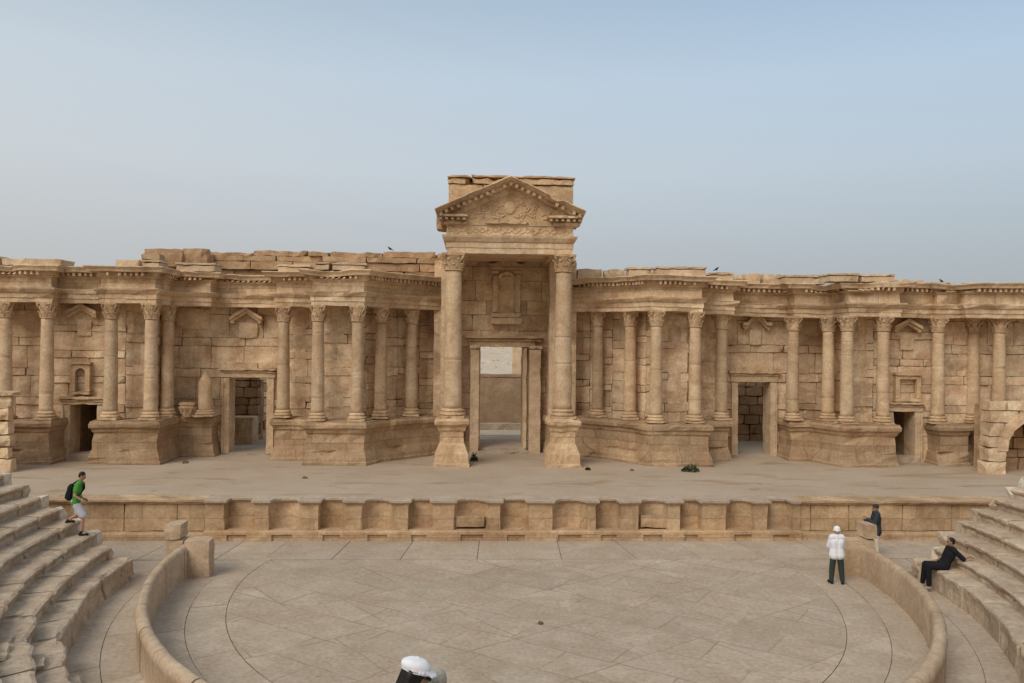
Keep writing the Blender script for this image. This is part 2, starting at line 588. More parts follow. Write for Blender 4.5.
def copy_tree(o, parent):
    c = o.copy(); COL.objects.link(c); c.parent = parent
    for ch in list(o.children):
        copy_tree(ch, c)
    return c


# ================================================================= GROUND
CX, CY = 1.68, 24.2           # centre of the orchestra
EK = 1.25                     # the plan is stretched towards the audience


def pol(r, an):
    sn = math.sin(an)
    return CX + r * math.cos(an), CY + r * sn * (EK if sn < 0 else 1)

ST = 1.35                     # stage level
SYM = 3.1                     # mirror: X -> SYM - X

g = MB()
ys = [-3000, 29.45, 29.7, 44, 60, 90, 140, 250, 600, 6000]
zs = [-0.035, -0.035, 1.30, 1.32, 1.32, 2.2, 4.0, 14.0, 24.0, 24.0]
for (a, b, za, zb) in zip(ys, ys[1:], zs, zs[1:]):
    g.add([(-4000, a, za), (4000, a, za), (4000, b, zb), (-4000, b, zb)], [(0, 1, 2, 3)])
go = struct('ground', g, M['desert'])
go.data.materials.append(plain('joint_dirt', (0.29, 0.20, 0.125), 0.95, 0.2, 3))
go.data.polygons[0].material_index = 1

# stage floor: a gently uneven dusty sheet
g = MB()
nx, ny = 150, 40
x0, x1, y0, y1 = -34, 37, 29.62, 50.0
vs = []
for j in range(ny + 1):
    for i in range(nx + 1):
        x = x0 + (x1 - x0) * i / nx; y = y0 + (y1 - y0) * j / ny
        vs.append((x, y, ST - 0.004 + (0.035 * noise.noise(Vector((x * .4, y * .5, 3))) if j > 1 else -0.01)))
g.add(vs, [(j * (nx + 1) + i, j * (nx + 1) + i + 1, (j + 1) * (nx + 1) + i + 1, (j + 1) * (nx + 1) + i) for j in range(ny) for i in range(nx)])
struct('stage_floor', g, M['dust'])

# orchestra paving: slabs with open joints over a dirt bed
def arc_slab(mb, r0, r1, a0, a1, z=0.0, th=0.1, nseg=None):
    k = nseg or max(2, int((a1 - a0) * r1 / 0.35))
    vs = []; fs = []
    for i in range(k + 1):
        a = a0 + (a1 - a0) * i / k
        for r in (r0, r1):
            vs.append((*pol(r, a), z))
            vs.append((*pol(r, a), z - th))
    for i in range(k):
        o = i * 4
        fs += [(o, o + 2, o + 6, o + 4), (o, o + 4, o + 5, o + 1), (o + 2, o + 3, o + 7, o + 6)]
    fs += [(0, 1, 3, 2), (k * 4, k * 4 + 2, k * 4 + 3, k * 4 + 1)]
    mb.add(vs, fs)


rnd = random.Random(5)
pv = MB()


def ring(mb, r0, r1, a0, a1, n, z=0.0, gap=0.015):
    a = a0
    for i in range(n):
        b = a + (a1 - a0) / n * rnd.uniform(0.85, 1.15) if i < n - 1 else a1
        ga = gap * rnd.uniform(.15, .5) / r1
        arc_slab(mb, r0 + gap / 2, r1 - gap / 2, a + ga, b - ga, z + rnd.uniform(-.006, .006))
        a = b


# angle measured from +X; the audience side is negative Y
AL, AR = PI + 0.13, 2 * PI - 0.13
LY = 26.2                                   # joint line along the stage front
aend = math.asin((LY - CY) / 8.2)
ring(pv, 8.2, 9.1, PI - aend - .02, 2 * PI + aend + .02, 22)
ring(pv, 9.1, 9.85, PI - .12, 2 * PI + .12, 20)
ring(pv, 9.85, 10.75, PI - .12, 2 * PI + .12, 15, 0.004)
ring(pv, 10.75, 11.5, PI - .12, 2 * PI + .12, 17, 0.0)
# band of long slabs at the foot of the stage
xs = [-19, -16, -13.2, -10.4, -8.0] + [atX(p, LY, 559) for p in (263, 331, 400, 477, 562, 637, 702, 768)] + [11.6, 14.4, 17.2, 20, 23]
top = [x + (0.26 if x < 0 else (.1 if x < 3 else -.3)) for x in xs]
for i in range(len(xs) - 1):
    g0 = 0.012
    z = rnd.uniform(-.005, .005)
    a, b, c, d = (xs[i] + g0, LY + .045), (xs[i + 1] - g0, LY + .045), (top[i + 1] - g0, 28.95), (top[i] + g0, 28.95)
    pv.add([(*a, z), (*b, z), (*c, z), (*d, z), (*a, -.1), (*b, -.1), (*c, -.1), (*d, -.1)], [(0, 1, 2, 3), (0, 4, 5, 1), (1, 5, 6, 2), (3, 7, 4, 0)])
# corner fields left and right of the rings, out to the passages
for sgn in (0, 1):
    for (xa, xb, ya, yb) in ((-8.9, -7.15, 24.75, LY), (-10.6, -8.93, 24.75, LY), (-13.4, -10.63, 24.75, LY), (-19, -13.43, 24.75, LY), (-9.3, -7.95, 23.9, 24.72)):
        A, B = (xa, xb) if not sgn else (2 * CX - xb, 2 * CX - xa)
        z = rnd.uniform(-.012, -.006)
        pv.add([(A + .012, ya, z), (B - .012, ya, z), (B - .012, yb - .02, z), (A + .012, yb - .02, z), (A + .012, ya, -.1), (B - .012, ya, -.1), (B - .012, yb - .02, -.1), (A + .012, yb - .02, -.1)], [(0, 1, 2, 3), (0, 4, 5, 1), (1, 5, 6, 2), (3, 2, 6, 7), (0, 3, 7, 4)])
struct('orchestra_paving', pv, M['paving'])

fl = MB()
pts = []
for i in range(61):
    a = PI - aend + (PI + 2 * aend) * i / 60
    pts.append(pol(8.21, a))
k = len(pts)
# fan with inner rings so the sheet can be uneven
vs = []; fs = []
nr = 14
cc = Vector((CX, CY + .4))
for j in range(nr + 1):
    for p in pts:
        q = cc.lerp(Vector(p), j / nr * .998)
        vs.append((q.x, q.y, 0.012 * noise.noise(Vector((q.x * .6, q.y * .6, 0))) if j < nr else 0))
for j in range(nr):
    for i in range(k):
        a, b = j * k + i, j * k + (i + 1) % k
        fs.append((a, b, b + k, a + k))
fl.add(vs, fs)
struct('orchestra_floor', fl, M['flags'])

# ================================================================= STAGE FRONT WALL
SF = 28.82
front = empty('stage_front_wall', (CX, SF, 0), 'low stone stage front wall with a row of rectangular and curved niches below the stage floor', 'wall')
fo = (CX, SF, 0)
rect = [(224, 255), (318, 346), (408, 433), (500, 529), (596, 621), (680, 702), (767, 793)]
curv = [(268, 301), (362, 393), (454, 489), (552, 588), (638, 668), (726, 754)]
nic = sorted([(a, b, 'r') for a, b in rect] + [(a, b, 'c') for a, b in curv])
XL, XR = atX(205, SF, 520), atX(800, SF, 520)
DEP = 0.5
path = [(XL, SF)]
plinth = [(XL, SF - .1)]
notch = []
for a, b, t in nic:
    xa, xb = atX(a, SF, 520), atX(b, SF, 520)
    if t == 'r':
        path += [(xa, SF), (xa + .02, SF + DEP), (xb - .02, SF + DEP), (xb, SF)]
    else:
        for i in range(9):
            an = PI * i / 8
            path.append(((xa + xb) / 2 - (xb - xa) / 2 * math.cos(an), SF + DEP * .95 * math.sin(an) + .0))
    m_ = (xa + xb) / 2 + rnd.uniform(-.06, .06); w_ = (xb - xa) * .37
    plinth += [(m_ - w_, SF - .1), (m_ - w_, SF - .03), (m_ + w_, SF - .03), (m_ + w_, SF - .1)]
path.append((XR, SF)); plinth.append((XR, SF - .1))
mb = MB()
# face of the wall (from the plinth to the cornice), closed at the back by the earth of the stage
pp = resample(path, .25)
vs = []; fs = []
zl = [0.28, .5, .75, 1.0, 1.24]
for p, nn in pp:
    for z in zl:
        vs.append((p.x, p.y, z))
for i in range(len(pp) - 1):
    for j in range(len(zl) - 1):
        a = i * len(zl) + j; fs.append((a, a + len(zl), a + len(zl) + 1, a + 1))
mb.add(vs, fs); mb.erode(.040, 2.2, 4, .016)
# broken middle part of the row: a few displaced facing stones
r2 = random.Random(9)
for (px_, py_, w_, h_) in ((655, 522, 1.0, .45), (470, 522, 1.05, .40)):
    x_, z_ = onY(px_, py_, SF + .05)
    block(mb, (x_ - w_ / 2, SF + .12, max(.33, z_ - h_ / 2)), (1, 0), (0, -1), w_, .5, h_, .2, .02, 0, r2)
mb.build('niche_wall', M['front'], front, fo)
mb = MB()
sweep(mb, plinth, [(0, 0), (0.06, 0), (0.06, .22), (0.0, .22), (0.0, .30), (-.62, .30), (-.62, 0)], .3, .3)
sweep(mb, [(XL, SF - .1), (XR, SF - .1)], [(0.07, .222), (0.07, .31), (0.02, .34), (-.62, .34), (-.62, .222)], .3, .4)
mb.erode(.012, 3, 2, .006); mb.build('plinth', M['front'], front, fo)
mb = MB()
vs = []; fs = []
prof = [(-.02, 1.21), (.04, 1.235), (.06, 1.28), (.115, 1.30), (.12, 1.37), (.06, 1.385)]
cut = resample(path, .22)
np_ = len(prof) + 1
for p, nn in cut:
    for o, z in prof:
        vs.append((p.x + nn.x * o, p.y + nn.y * o, z))
    vs.append((p.x, 29.75, 1.372))
for i in range(len(cut) - 1):
    for j in range(np_ - 1):
        a = i * np_ + j; fs.append((a, a + np_, a + np_ + 1, a + 1))
mb.add(vs, fs); mb.erode(.014, 2.3, 7, .008)
mb.build('cornice', M['paving'], front, fo)
# plain wings of the stage front
for (xa, xb, sd) in ((-20, XL - .02, 3), (XR + .02, 23.5, 4)):
    mb = MB(); ashlar(mb, (xa, SF + .06), (xb, SF + .06), .30, 1.24, .35, .6, (), sd, (.93, .94), (.9, 1.9), .018, .008, .004)
    mb.erode(.02, 2.2, 1, .012); mb.build('side_panel', M['front'], front, fo)
    mb = MB(); sweep(mb, [(xa, SF), (xb, SF)], [(.1, -.02), (.1, .2), (.05, .27), (-.2, .298), (-.2, -.02)], .25, .2)
    mb.erode(.02, 2.4, 1, .012); mb.build('plinth', M['front'], front, fo)
    mb = MB(); sweep(mb, [(xa, SF), (xb, SF)], [(-.1, 1.22), (-.02, 1.225), (.03, 1.26), (.05, 1.30), (.10, 1.32), (.10, 1.378), (-.95, 1.374), (-.95, 1.22)], .25, .25)
    mb.erode(.02, 2.0, 6, .012)
    for p in mb.v:
        q = noise.noise(Vector((p.x * .8, 5, sd)))
        if q > .1 and p.y < SF + .05: p.y += (q - .1) * .25; p.z -= (q - .1) * .12
    mb.build('cornice', M['front'], front, fo)

# ================================================================= STAGE BUILDING
base = (CX, 38.0, ST)
sb = empty('stage_building', base, 'ruined two-winged stone stage building with rows of Corinthian columns, podiums, doorways and broken cornice', 'building')
PT = 3.27; CB, CT = 3.27, 8.45            # podium top, column foot and top


def mir(path):
    return [(SYM - x, y) for x, y in reversed(path)]


curve = [(-5.15, 37.75), (-4.8, 38.5), (-4.15, 39.35), (-3.3, 40.15), (-2.35, 40.95), (-1.35, 41.6)]
ax_left = [(-33, 37.75), (-18.95, 37.75), (-18.95, 38.4), (-16.2, 38.4), (-16.2, 37.75), (-14.45, 37.75), (-14.45, 39.75), (-12.65, 39.75),
           (-12.65, 40.6), (-8.9, 40.6), (-8.9, 39.3), (-6.95, 39.3), (-6.95, 37.75)] + curve
ax_right = mir(ax_left)
# the far right pier steps back a little before it projects
ax_right = [p for p in ax_right if p[0] < 21.5] + [(21.9, 38.45), (21.9, 38.15), (23.05, 38.15), (23.05, 37.75), (25.3, 37.75), (25.3, 38.6), (38, 38.6)]

# ---- podium runs
pod_prof = [(-.9, ST - .05), (.62, ST - .05), (.62, ST + .10), (.58, ST + .14), (.565, ST + .30), (.49, ST + .55), (.445, ST + .66), (.44, ST + 1.36), (.50, ST + 1.44), (.53, ST + 1.56), (.62, ST + 1.64), (.64, ST + 1.78), (.58, PT), (-.9, PT)]


def podium(path, sd, amp=.03):
    mb = MB(); sweep(mb, path, pod_prof, .28, .3)
    mb.erode(amp, 2.1, sd, amp * .5)
    # large scale ruin of the edges
    for p in mb.v:
        if p.z > ST + 1.3:
            q = noise.noise(Vector((p.x * 1.4 + sd, p.y * 1.4, p.z * 1.1)))
            if q > .06:
                p.y += (q - .06) * .42; p.z -= (q - .06) * .12
        elif p.z < ST + .62:
            q = noise.noise(Vector((p.x * 1.1 + sd * 2, p.y * 1.1, p.z * 1.3 + 5)))
            if q > .08: p.y += (q - .08) * .38
    return mb.build('podium', M['podium'], sb, base)


podium([(-33, 37.75), (-19.05, 37.75), (-19.05, 39.1)], 1)
podium([(-16.3, 39.1), (-16.3, 37.75), (-14.4, 37.75), (-14.4, 40.45), (-12.85, 40.45), (-12.85, 41.2)], 2)
podium([(-8.75, 41.2), (-8.75, 39.3), (-6.95, 39.3), (-6.95, 37.75)] + curve + [(-.9, 42.2)], 3, .03)
podium(mir([(-8.6, 41.2), (-8.6, 39.6), (-7.15, 39.6), (-7.15, 37.75)] + curve + [(-.9, 42.2)]), 4, .03)
podium([(15.75, 41.2), (15.75, 39.7), (16.55, 39.6), (17.2, 37.75), (18.95, 37.75), (18.95, 39.1)], 5)
podium([(22.15, 39.1), (22.15, 38.15), (22.75, 38.15), (22.95, 38.7), (25.3, 38.7), (38, 38.7)], 6)

# ---- entablature
def tilt(x):
    """the right wing has settled a little towards its far end"""
    return -.21 * max(0.0, min(1.0, (x - 5.5) / 11.0))


def entab(path, sd, CT):
    arch = [(-.9, CT), (.34, CT), (.34, CT + .19), (.38, CT + .20), (.38, CT + .41), (.44, CT + .43), (.54, CT + .56), (.56, CT + .63), (.50, CT + .645), (.31, CT + .66), (.30, CT + 1.08), (.38, CT + 1.12), (.43, CT + 1.18), (-.9, CT + 1.18)]
    cor = [(-.9, CT + 1.18), (.42, CT + 1.18), (.44, CT + 1.36), (.74, CT + 1.37), (.77, CT + 1.46), (.86, CT + 1.57), (.84, CT + 1.61), (-.9, CT + 1.60)]
    mb = MB(); sweep(mb, path, arch, .26, .3)
    mb.erode(.026, 1.9, sd, .018)
    for p in mb.v:                       # weathered bites out of the fasciae and frieze, longest along the bed
        q = noise.noise(Vector((p.x * .7 + sd, p.y * .7, p.z * 2.6)))
        if q > .18: p.y += (q - .18) * .42
    for p in mb.v: p.z += tilt(p.x)
    e = mb.build('entablature', M['entab'], sb, base)
    mb = MB(); sweep(mb, path, cor, .2, .25)
    dentils(mb, path, .40, .67, CT + 1.19, CT + 1.375, .13, .25, random.Random(sd), .04)
    mb.erode(.025, 2.4, sd + 3, .015)
    for p in mb.v:                       # broken lengths of the projecting cornice
        q = noise.noise(Vector((p.x * .55 + sd * 3.1, p.y * .4, 1.3)))
        if q > .2 and p.z > CT + 1.33:
            p.y += min(.34, (q - .2) * 1.5); p.z -= min(.08, (q - .2) * .4)
    for p in mb.v: p.z += tilt(p.x)
    mb.build('cornice', M['entab'], e, base)


entab(ax_left, 11, CT)
entab(ax_right, 12, CT)

# ---- walls behind the columns
WB, WD = 38.8, 40.98
wl = [((-33, 38.8), (-19.35, 38.8)), ((-19.35, WB), (-15.95, WB)), ((-15.95, 38.8), (-14.72, 38.8)),
      ((-14.72, 38.8), (-14.72, WD)), ((-14.72, WD), (-9.0, WD)), ((-9.0, WD), (-9.0, 40.3)), ((-9.0, 40.3), (-6.95, 40.3)), ((-6.95, 40.3), (-6.95, 38.75)), ((-6.95, 38.75), (-5.35, 38.75)),
      ((-5.35, 38.75), (-5.1, 39.3)), ((-5.1, 39.3), (-4.55, 40.1)), ((-4.55, 40.1), (-3.75, 40.9)), ((-3.75, 40.9), (-2.75, 41.7)), ((-2.75, 41.7), (-1.25, 42.35))]
doors = {  # name: (opening px left, right, top, wall plane)
    'd1': (71.5, 97.5, 404.5, WB), 'd2': (230, 266.5, 377.5, WD), 'd3': (737.5, 769, 382, WD), 'd4': (893, 913.5, 411.5, WB)}
DO = {}
for k_, (a, b, t_, Y) in doors.items():
    DO[k_] = (onY(a, 420, Y)[0], onY(b, 420, Y)[0], onY((a + b) / 2, t_, Y)[1], Y)


def wall_seg(mb, p0, p1, sd, **kw):
    holes = []
    for k_, (a, b, t_, Y) in DO.items():
        if abs(p0[1] - Y) < .01 and abs(p1[1] - Y) < .01 and p0[0] < a < p1[0]:
            holes.append((a - p0[0] - .02, b - p0[0] + .02, 0, t_ + .02))
    ashlar(mb, p0, p1, ST - .05, 8.5, .45, .9, holes, sd, (.6, .8), (1.0, 2.4), kw.get('jit', .02), .009, .003, seg=.24, bands=True)


for side in (0, 1):
    mb = MB()
    for i, (p0, p1) in enumerate(wl):
        if side:
            p0, p1 = (SYM - p1[0], p1[1]), (SYM - p0[0], p0[1])
            if p0[0] > 20 and abs(p1[1] - p0[1]) < .01 and p0[1] < 39: p0, p1 = (22.45, 38.8), (39, 38.8)
        wall_seg(mb, p0, p1, 100 + i + side * 50, jit=.018)
    mb.erode(.035, 1.3, 3 + side, .022)
    for p in mb.v:
        p.y += .07 * noise.noise(Vector((p.x * .8, side * 7, p.z * 1.5))) + .035 * max(0, noise.noise(Vector((p.x * 2.1, 3, p.z * 3.2))))
    mb.build('wall', M['wall'], sb, base)

# pilaster strips and raised panels behind the column pairs
def wbox(name, px0, px1, py0, py1, Y, th, mat='wall', parent=None, chip=.03, amp=.015, back=.25):
    xa, za = onY(px0, py1, Y - th); xb, zb = onY(px1, py0, Y - th)
    mb = MB(); xbox(mb, xa, xb, Y - th, Y + back, za, zb, .25, chip, random.Random(int(px0 * 7 + py0)))
    mb.erode(amp, 3, px0 * .1)
    return mb.build(name, M[mat], parent or sb, base)


# rear core wall, higher and ragged on the left
mb = MB()
def rear(x0, x1, z1, sd, rag=0.0, drop=0.0):
    holes = [(a - x0 - 1.6, b - x0 + 1.6, 0, t_ + .7) for (a, b, t_, Y) in DO.values() if x0 < a < x1]
    ashlar(mb, (x0, 42.75), (x1, 42.75), ST - .05, z1, .6, 1.1, holes, sd, (.55, .7), (.9, 2.0), .04, .05, .015, rag, drop, .4)
rear(-33, -16.5, 9.6, 201); rear(4.6, 39, 9.7, 203); rear(-16.5, -1.3, 9.8, 202)
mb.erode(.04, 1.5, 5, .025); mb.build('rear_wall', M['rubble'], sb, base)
# ragged top courses of the rear wall
mb = MB()
ashlar(mb, (-16.4, 41.9), (-1.25, 41.9), 9.75, 11.12, .75, 1.5, (), 77, (.24, .36), (1.2, 3.6), .11, .018, .003)
x = -16.4; rq = random.Random(5)
while x < -1.5:
    w_ = min(rq.uniform(1.0, 3.2), -1.25 - x)
    if True:
        block(mb, (x - .05, 42.2, 11.05), (1, 0), (0, -1), w_ + .1, .9, rq.uniform(.16, .26), .25, .02, 0, rq)
        block(mb, (x, 41.9 + rq.uniform(-.15, .25), 11.10), (1, 0), (0, -1), w_ - .006, .7, rq.choice((.22, .26, .30, .33)) * rq.uniform(.85, 1.1), .25, .03, 0, rq)
    x += w_
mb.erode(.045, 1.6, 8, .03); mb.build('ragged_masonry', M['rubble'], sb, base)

# ---- attic blocks standing on the cornice
def attic(px0, px1, py0, py1, Y, D=.9, cap=True, mat='jamb', sd=0, name='attic_block'):
    xa, zb = onY(px0, py0, Y); xb, _ = onY(px1, py0, Y)
    zb = onY((px0 + px1) / 2, py0, Y)[1]
    z0 = CT + 1.575 + tilt((xa + xb) / 2)
    rr = random.Random(int(px0 * 3 + sd))
    mb = MB()
    if cap and zb - z0 > .35:
        xbox(mb, xa + .05, xb - .05, Y + .04, Y + D, z0, zb - .13, .25, .02, rr)
        xbox(mb, xa, xb, Y, Y + D, zb - .13, zb, .25, .025, rr)
    else:
        xbox(mb, xa, xb, Y, Y + D, z0, max(zb, z0 + .12), .25, .04, rr)
    mb.erode(.025, 2.2, px0 * .13, .012)
    return mb.build(name, M[mat], sb, base)


for args in ((-60, -2, 255, 268, 37.1, 1.2), (0, 62, 258, 271, 37.15, 1.3), (115, 139, 259, 271, 37.2, 1.2, False), (140, 160, 259, 271, 37.1, 1.3), (174, 216, 262, 273, 39.0, 1.2),
             (276, 311, 264, 274, 38.6, 1.2), (313, 330, 261, 275, 37.1, 1.2), (330.5, 367, 262, 275, 37.1, 1.2), (577, 603, 268, 276, 41.0, .8, False), (604.5, 626, 268.5, 276, 40.2, .8, False),
             (628, 655, 266.5, 280, 38.9, 1.2), (656, 708, 266, 280, 37.15, 1.3), (709, 735, 272, 283, 38.7, 1.2), (736, 743, 273, 281, 40.6, .7, False), (745, 761, 272.5, 281, 40.6, .7, False),
             (763, 783, 273, 282, 40.6, .7, False), (784, 828, 274.5, 287, 39.0, 1.3), (829, 860, 272.5, 286, 37.1, 1.3), (861, 897, 273.5, 286, 37.1, 1.3),
             (898, 910, 278.5, 287, 39.5, .8, False), (911.5, 926, 279.5, 287, 39.5, .8, False), (928, 954, 281.5, 288, 39.4, .8, False), (956, 966, 282, 289, 39.2, .8, False), (968, 1012, 282.5, 290, 37.6, .9, False), (1016, 1070, 284, 300, 37.9, .9, False)):
    attic(*args)
# upper tier of left attic
for (a, b, t_, Y) in ((139, 158, 252.5, 38.2), (159, 181, 248.5, 40.6), (182, 206, 247.5, 40.8)):
    xa, z1 = onY(a, t_, Y); xb = atX(b, Y)
    mb = MB(); xbox(mb, xa, xb, Y, Y + 1.2, z1 - (.32 if a == 139 else .85), z1, .25, .05, random.Random(a)); mb.erode(.03, 2, a * .1, .02)
    mb.build('attic_block', M['rubble'], sb, base)

# ---- columns
def capital(mb, z, h, r, rnd_):
    r *= 1.12
    """Corinthian capital: bell, two rows of leaves, corner volutes, abacus"""
    lathe(mb, (0, 0, z), [(r * 1.02, 0), (r * 1.08, .03 * h), (r * .98, .08 * h), (r * 1.0, .3 * h), (r * 1.08, .6 * h), (r * 1.3, .84 * h), (r * 1.34, .88 * h)], 18)
    for row, (zb, hh, out, cnt, ph) in enumerate(((.05, .36, .30, 8, 0), (.12, .58, .36, 8, PI / 8))):
        for i in range(cnt):
            if rnd_.random() < .08: continue
            a = ph + 2 * PI * i / cnt
            ca, sa = math.cos(a), math.sin(a)
            w = r * .34
            prof = [(0, 0, 1), (.10, hh * .5, 1.05), (.22, hh * .85, .9), (out, hh, .6), (out + .05, hh * .86, .35)]
            vs = []
            for (o, zz, ww) in prof:
                rr = r * (.98 + o + zz * .08)
                for sg in (-1, 1):
                    vs.append((ca * rr - sa * w * ww * sg, sa * rr + ca * w * ww * sg, z + zb * h + zz * h))
                vs.append((ca * (rr + .05 * r), sa * (rr + .05 * r), z + zb * h + zz * h))
            fs = []
            for j in range(len(prof) - 1):
                o = j * 3
                fs += [(o, o + 3, o + 5, o + 2), (o + 2, o + 5, o + 4, o + 1)]
            mb.add(vs, fs)
    for i in range(4):
        a = PI / 4 + i * PI / 2
        ca, sa = math.cos(a), math.sin(a)
        capsule(mb, (ca * r * 1.05, sa * r * 1.05, z + .55 * h), (ca * r * 1.48, sa * r * 1.48, z + .80 * h), r * .10, r * .17, 6, 2)
    # abacus with concave sides
    ring_ = []
    for i in range(32):
        a = 2 * PI * i / 32
        q = abs(math.cos(2 * (a - PI / 4)))
        rr = r * (1.34 + .34 * max(0, math.cos(4 * (a - PI / 4))) ** 2)
        ring_.append((rr * math.cos(a), rr * math.sin(a)))
    vs = [(x, y, z + .87 * h) for x, y in ring_] + [(x * 1.04, y * 1.04, z + h) for x, y in ring_]
    mb.add(vs, [(i, (i + 1) % 32, 32 + (i + 1) % 32, 32 + i) for i in range(32)] + [tuple(range(32))[::-1], tuple(range(32, 64))])


def make_column(parent, loc, z1, r, sd, caph=.72, baseh=.36, plinth=True, amp=.012, drum=None):
    """column with its foot at loc (relative to parent), height z1"""
    rr = random.Random(sd)
    mb = MB()
    k = 26
    prof = []
    H = z1 - caph - baseh
    for i in range(k + 1):
        t_ = i / k
        rad = r * (1 - .155 * t_ ** 1.5) * (1 + (.06 if i == 0 else (.03 if i == k else 0)))
        prof.append((rad, baseh + H * t_))
    # drum joints: shallow grooves
    for q in range(rr.choice((1, 2, 2, 3))):
        zj = baseh + H * rr.uniform(.12, .92)
        tj = (zj - baseh) / H
        rj = r * (1 - .155 * tj ** 1.5)
        prof = sorted(prof + [(rj, zj - .03), (rj * .955, zj - .012), (rj * .955, zj + .012), (rj * rr.uniform(.98, 1.01), zj + .03)], key=lambda a: a[1])
    lathe(mb, (0, 0, 0), prof, 24)
    o = Vector((sd * 3.3, sd * 1.7, 0))
    for p in mb.v:
        d = noise.noise_vector(p * 1.6 + o) * amp + noise.noise_vector(p * 6 + o) * amp * .4
        q = noise.noise(Vector((p.x * 1.3, p.y * 1.3, p.z * .8)) + o)
        d.z = 0
        rad = Vector((p.x, p.y, 0))
        p += d - rad * max(0, q - .35) * .35
    col = mb.build('column', M['column'], parent, (0, 0, 0), smooth=True)
    col.location = loc
    mb = MB()
    if plinth:
        xbox(mb, -r * 1.4, r * 1.4, -r * 1.4, r * 1.4, 0, baseh * .34, .2, .02, rr)
    b0 = baseh * .33
    lathe(mb, (0, 0, 0), [(r * 1.34, b0), (r * 1.42, b0 + baseh * .08), (r * 1.40, b0 + baseh * .2), (r * 1.2, b0 + baseh * .26), (r * 1.14, b0 + baseh * .36), (r * 1.22, b0 + baseh * .43), (r * 1.25, b0 + baseh * .52), (r * 1.16, b0 + baseh * .62), (r * 1.05, baseh + .02)], 24)
    mb.erode(.014, 4, sd)
    mb.build('column_base', M['carved'], col)
    mb = MB(); capital(mb, z1 - caph, caph, r * .86, rr)
    mb.erode(.02, 5, sd, .012)
    mb.build('capital', M['carved'], col)
    return col


protos = []
cols = [(5, 37.75), (47, 37.75), (111, 37.75), (151, 37.75), (167.5, 39.65), (283.5, 39.3), (318, 37.75), (357.5, 37.75), (381, 39.15), (411.5, 40.65),
        (597.5, 40.75), (630, 39.4), (656, 37.75), (695, 37.75), (721.5, 39.5), (793, 39.5), (828, 39.4), (847, 37.75), (883, 37.75), (938, 38.15), (973, 38.75), (999, 38.0), (-30, 37.75), (1040, 38.8)]
for i, (px, Y) in enumerate(cols):
    x = atX(px, Y, 365)
    loc = Vector((x, Y, CB)) - Vector(base)
    if i < 8:
        c = make_column(sb, loc, CT - CB + .02, .298, i + 1)
        protos.append(c)
    else:
        c = copy_tree(protos[(i * 3 + 1) % 8], sb); c.location = loc
        c.rotation_euler.z = (i * 7 % 4) * PI / 2
    c.scale = (1, 1, (CT + tilt(x) - CB + .02) / (CT - CB + .02))

# ---- doorways
def doorway(key, jw, lint, corn, sd, frame_l=None):
    a, b, t_, Y = DO[key]
    sill = .30 if key in ('d1', 'd4') else .07
    z0 = ST - .02
    rr = random.Random(sd)
    mb = MB(); xbox(mb, a - jw - .06, b + jw + .06, Y - .17, Y + .8, t_, t_ + lint, .25, .02, rr)
    mb.erode(.015, 3, sd); d = mb.build('doorway', M['jamb'], sb, base)          # the lintel is the doorway's own mesh
    for (p, q) in ((a - jw, a), (b, b + jw)):
        mb = MB(); xbox(mb, p, q, Y - .14, Y + .85, z0, t_ - .004, .25, .02, rr)
        w = (q - p)
        e = (p, p + w * .3) if p < a else (q - w * .3, q)
        xbox(mb, e[0], e[1], Y - .20, Y + .1, z0, t_ - .03, .25, .015, rr)
        mb.erode(.012, 3, sd); mb.build('jamb', M['jamb'], d, base)
    mb = MB(); xbox(mb, a - jw - .16, b + jw + .16, Y - .34, Y + .3, t_ + lint + .003, t_ + lint + corn, .22, .03, rr)
    xbox(mb, a - jw - .10, b + jw + .10, Y - .25, Y + .3, t_ + lint - .1, t_ + lint - .002, .22, .02, rr)
    mb.erode(.02, 3, sd); mb.build('cornice', M['carved'], d, base)
    mb = MB(); xbox(mb, a - .25, b + .25, Y - .30, Y + .85, ST - .05, ST + sill, .3, .03, rr)
    mb.erode(.012, 3, sd); mb.build('threshold', M['paving'], d, base)


doorway('d1', .40, .24, .16, 31)
doorway('d2', .38, .34, .14, 32)
doorway('d3', .36, .42, .18, 33)
doorway('d4', .36, .34, .14, 34)

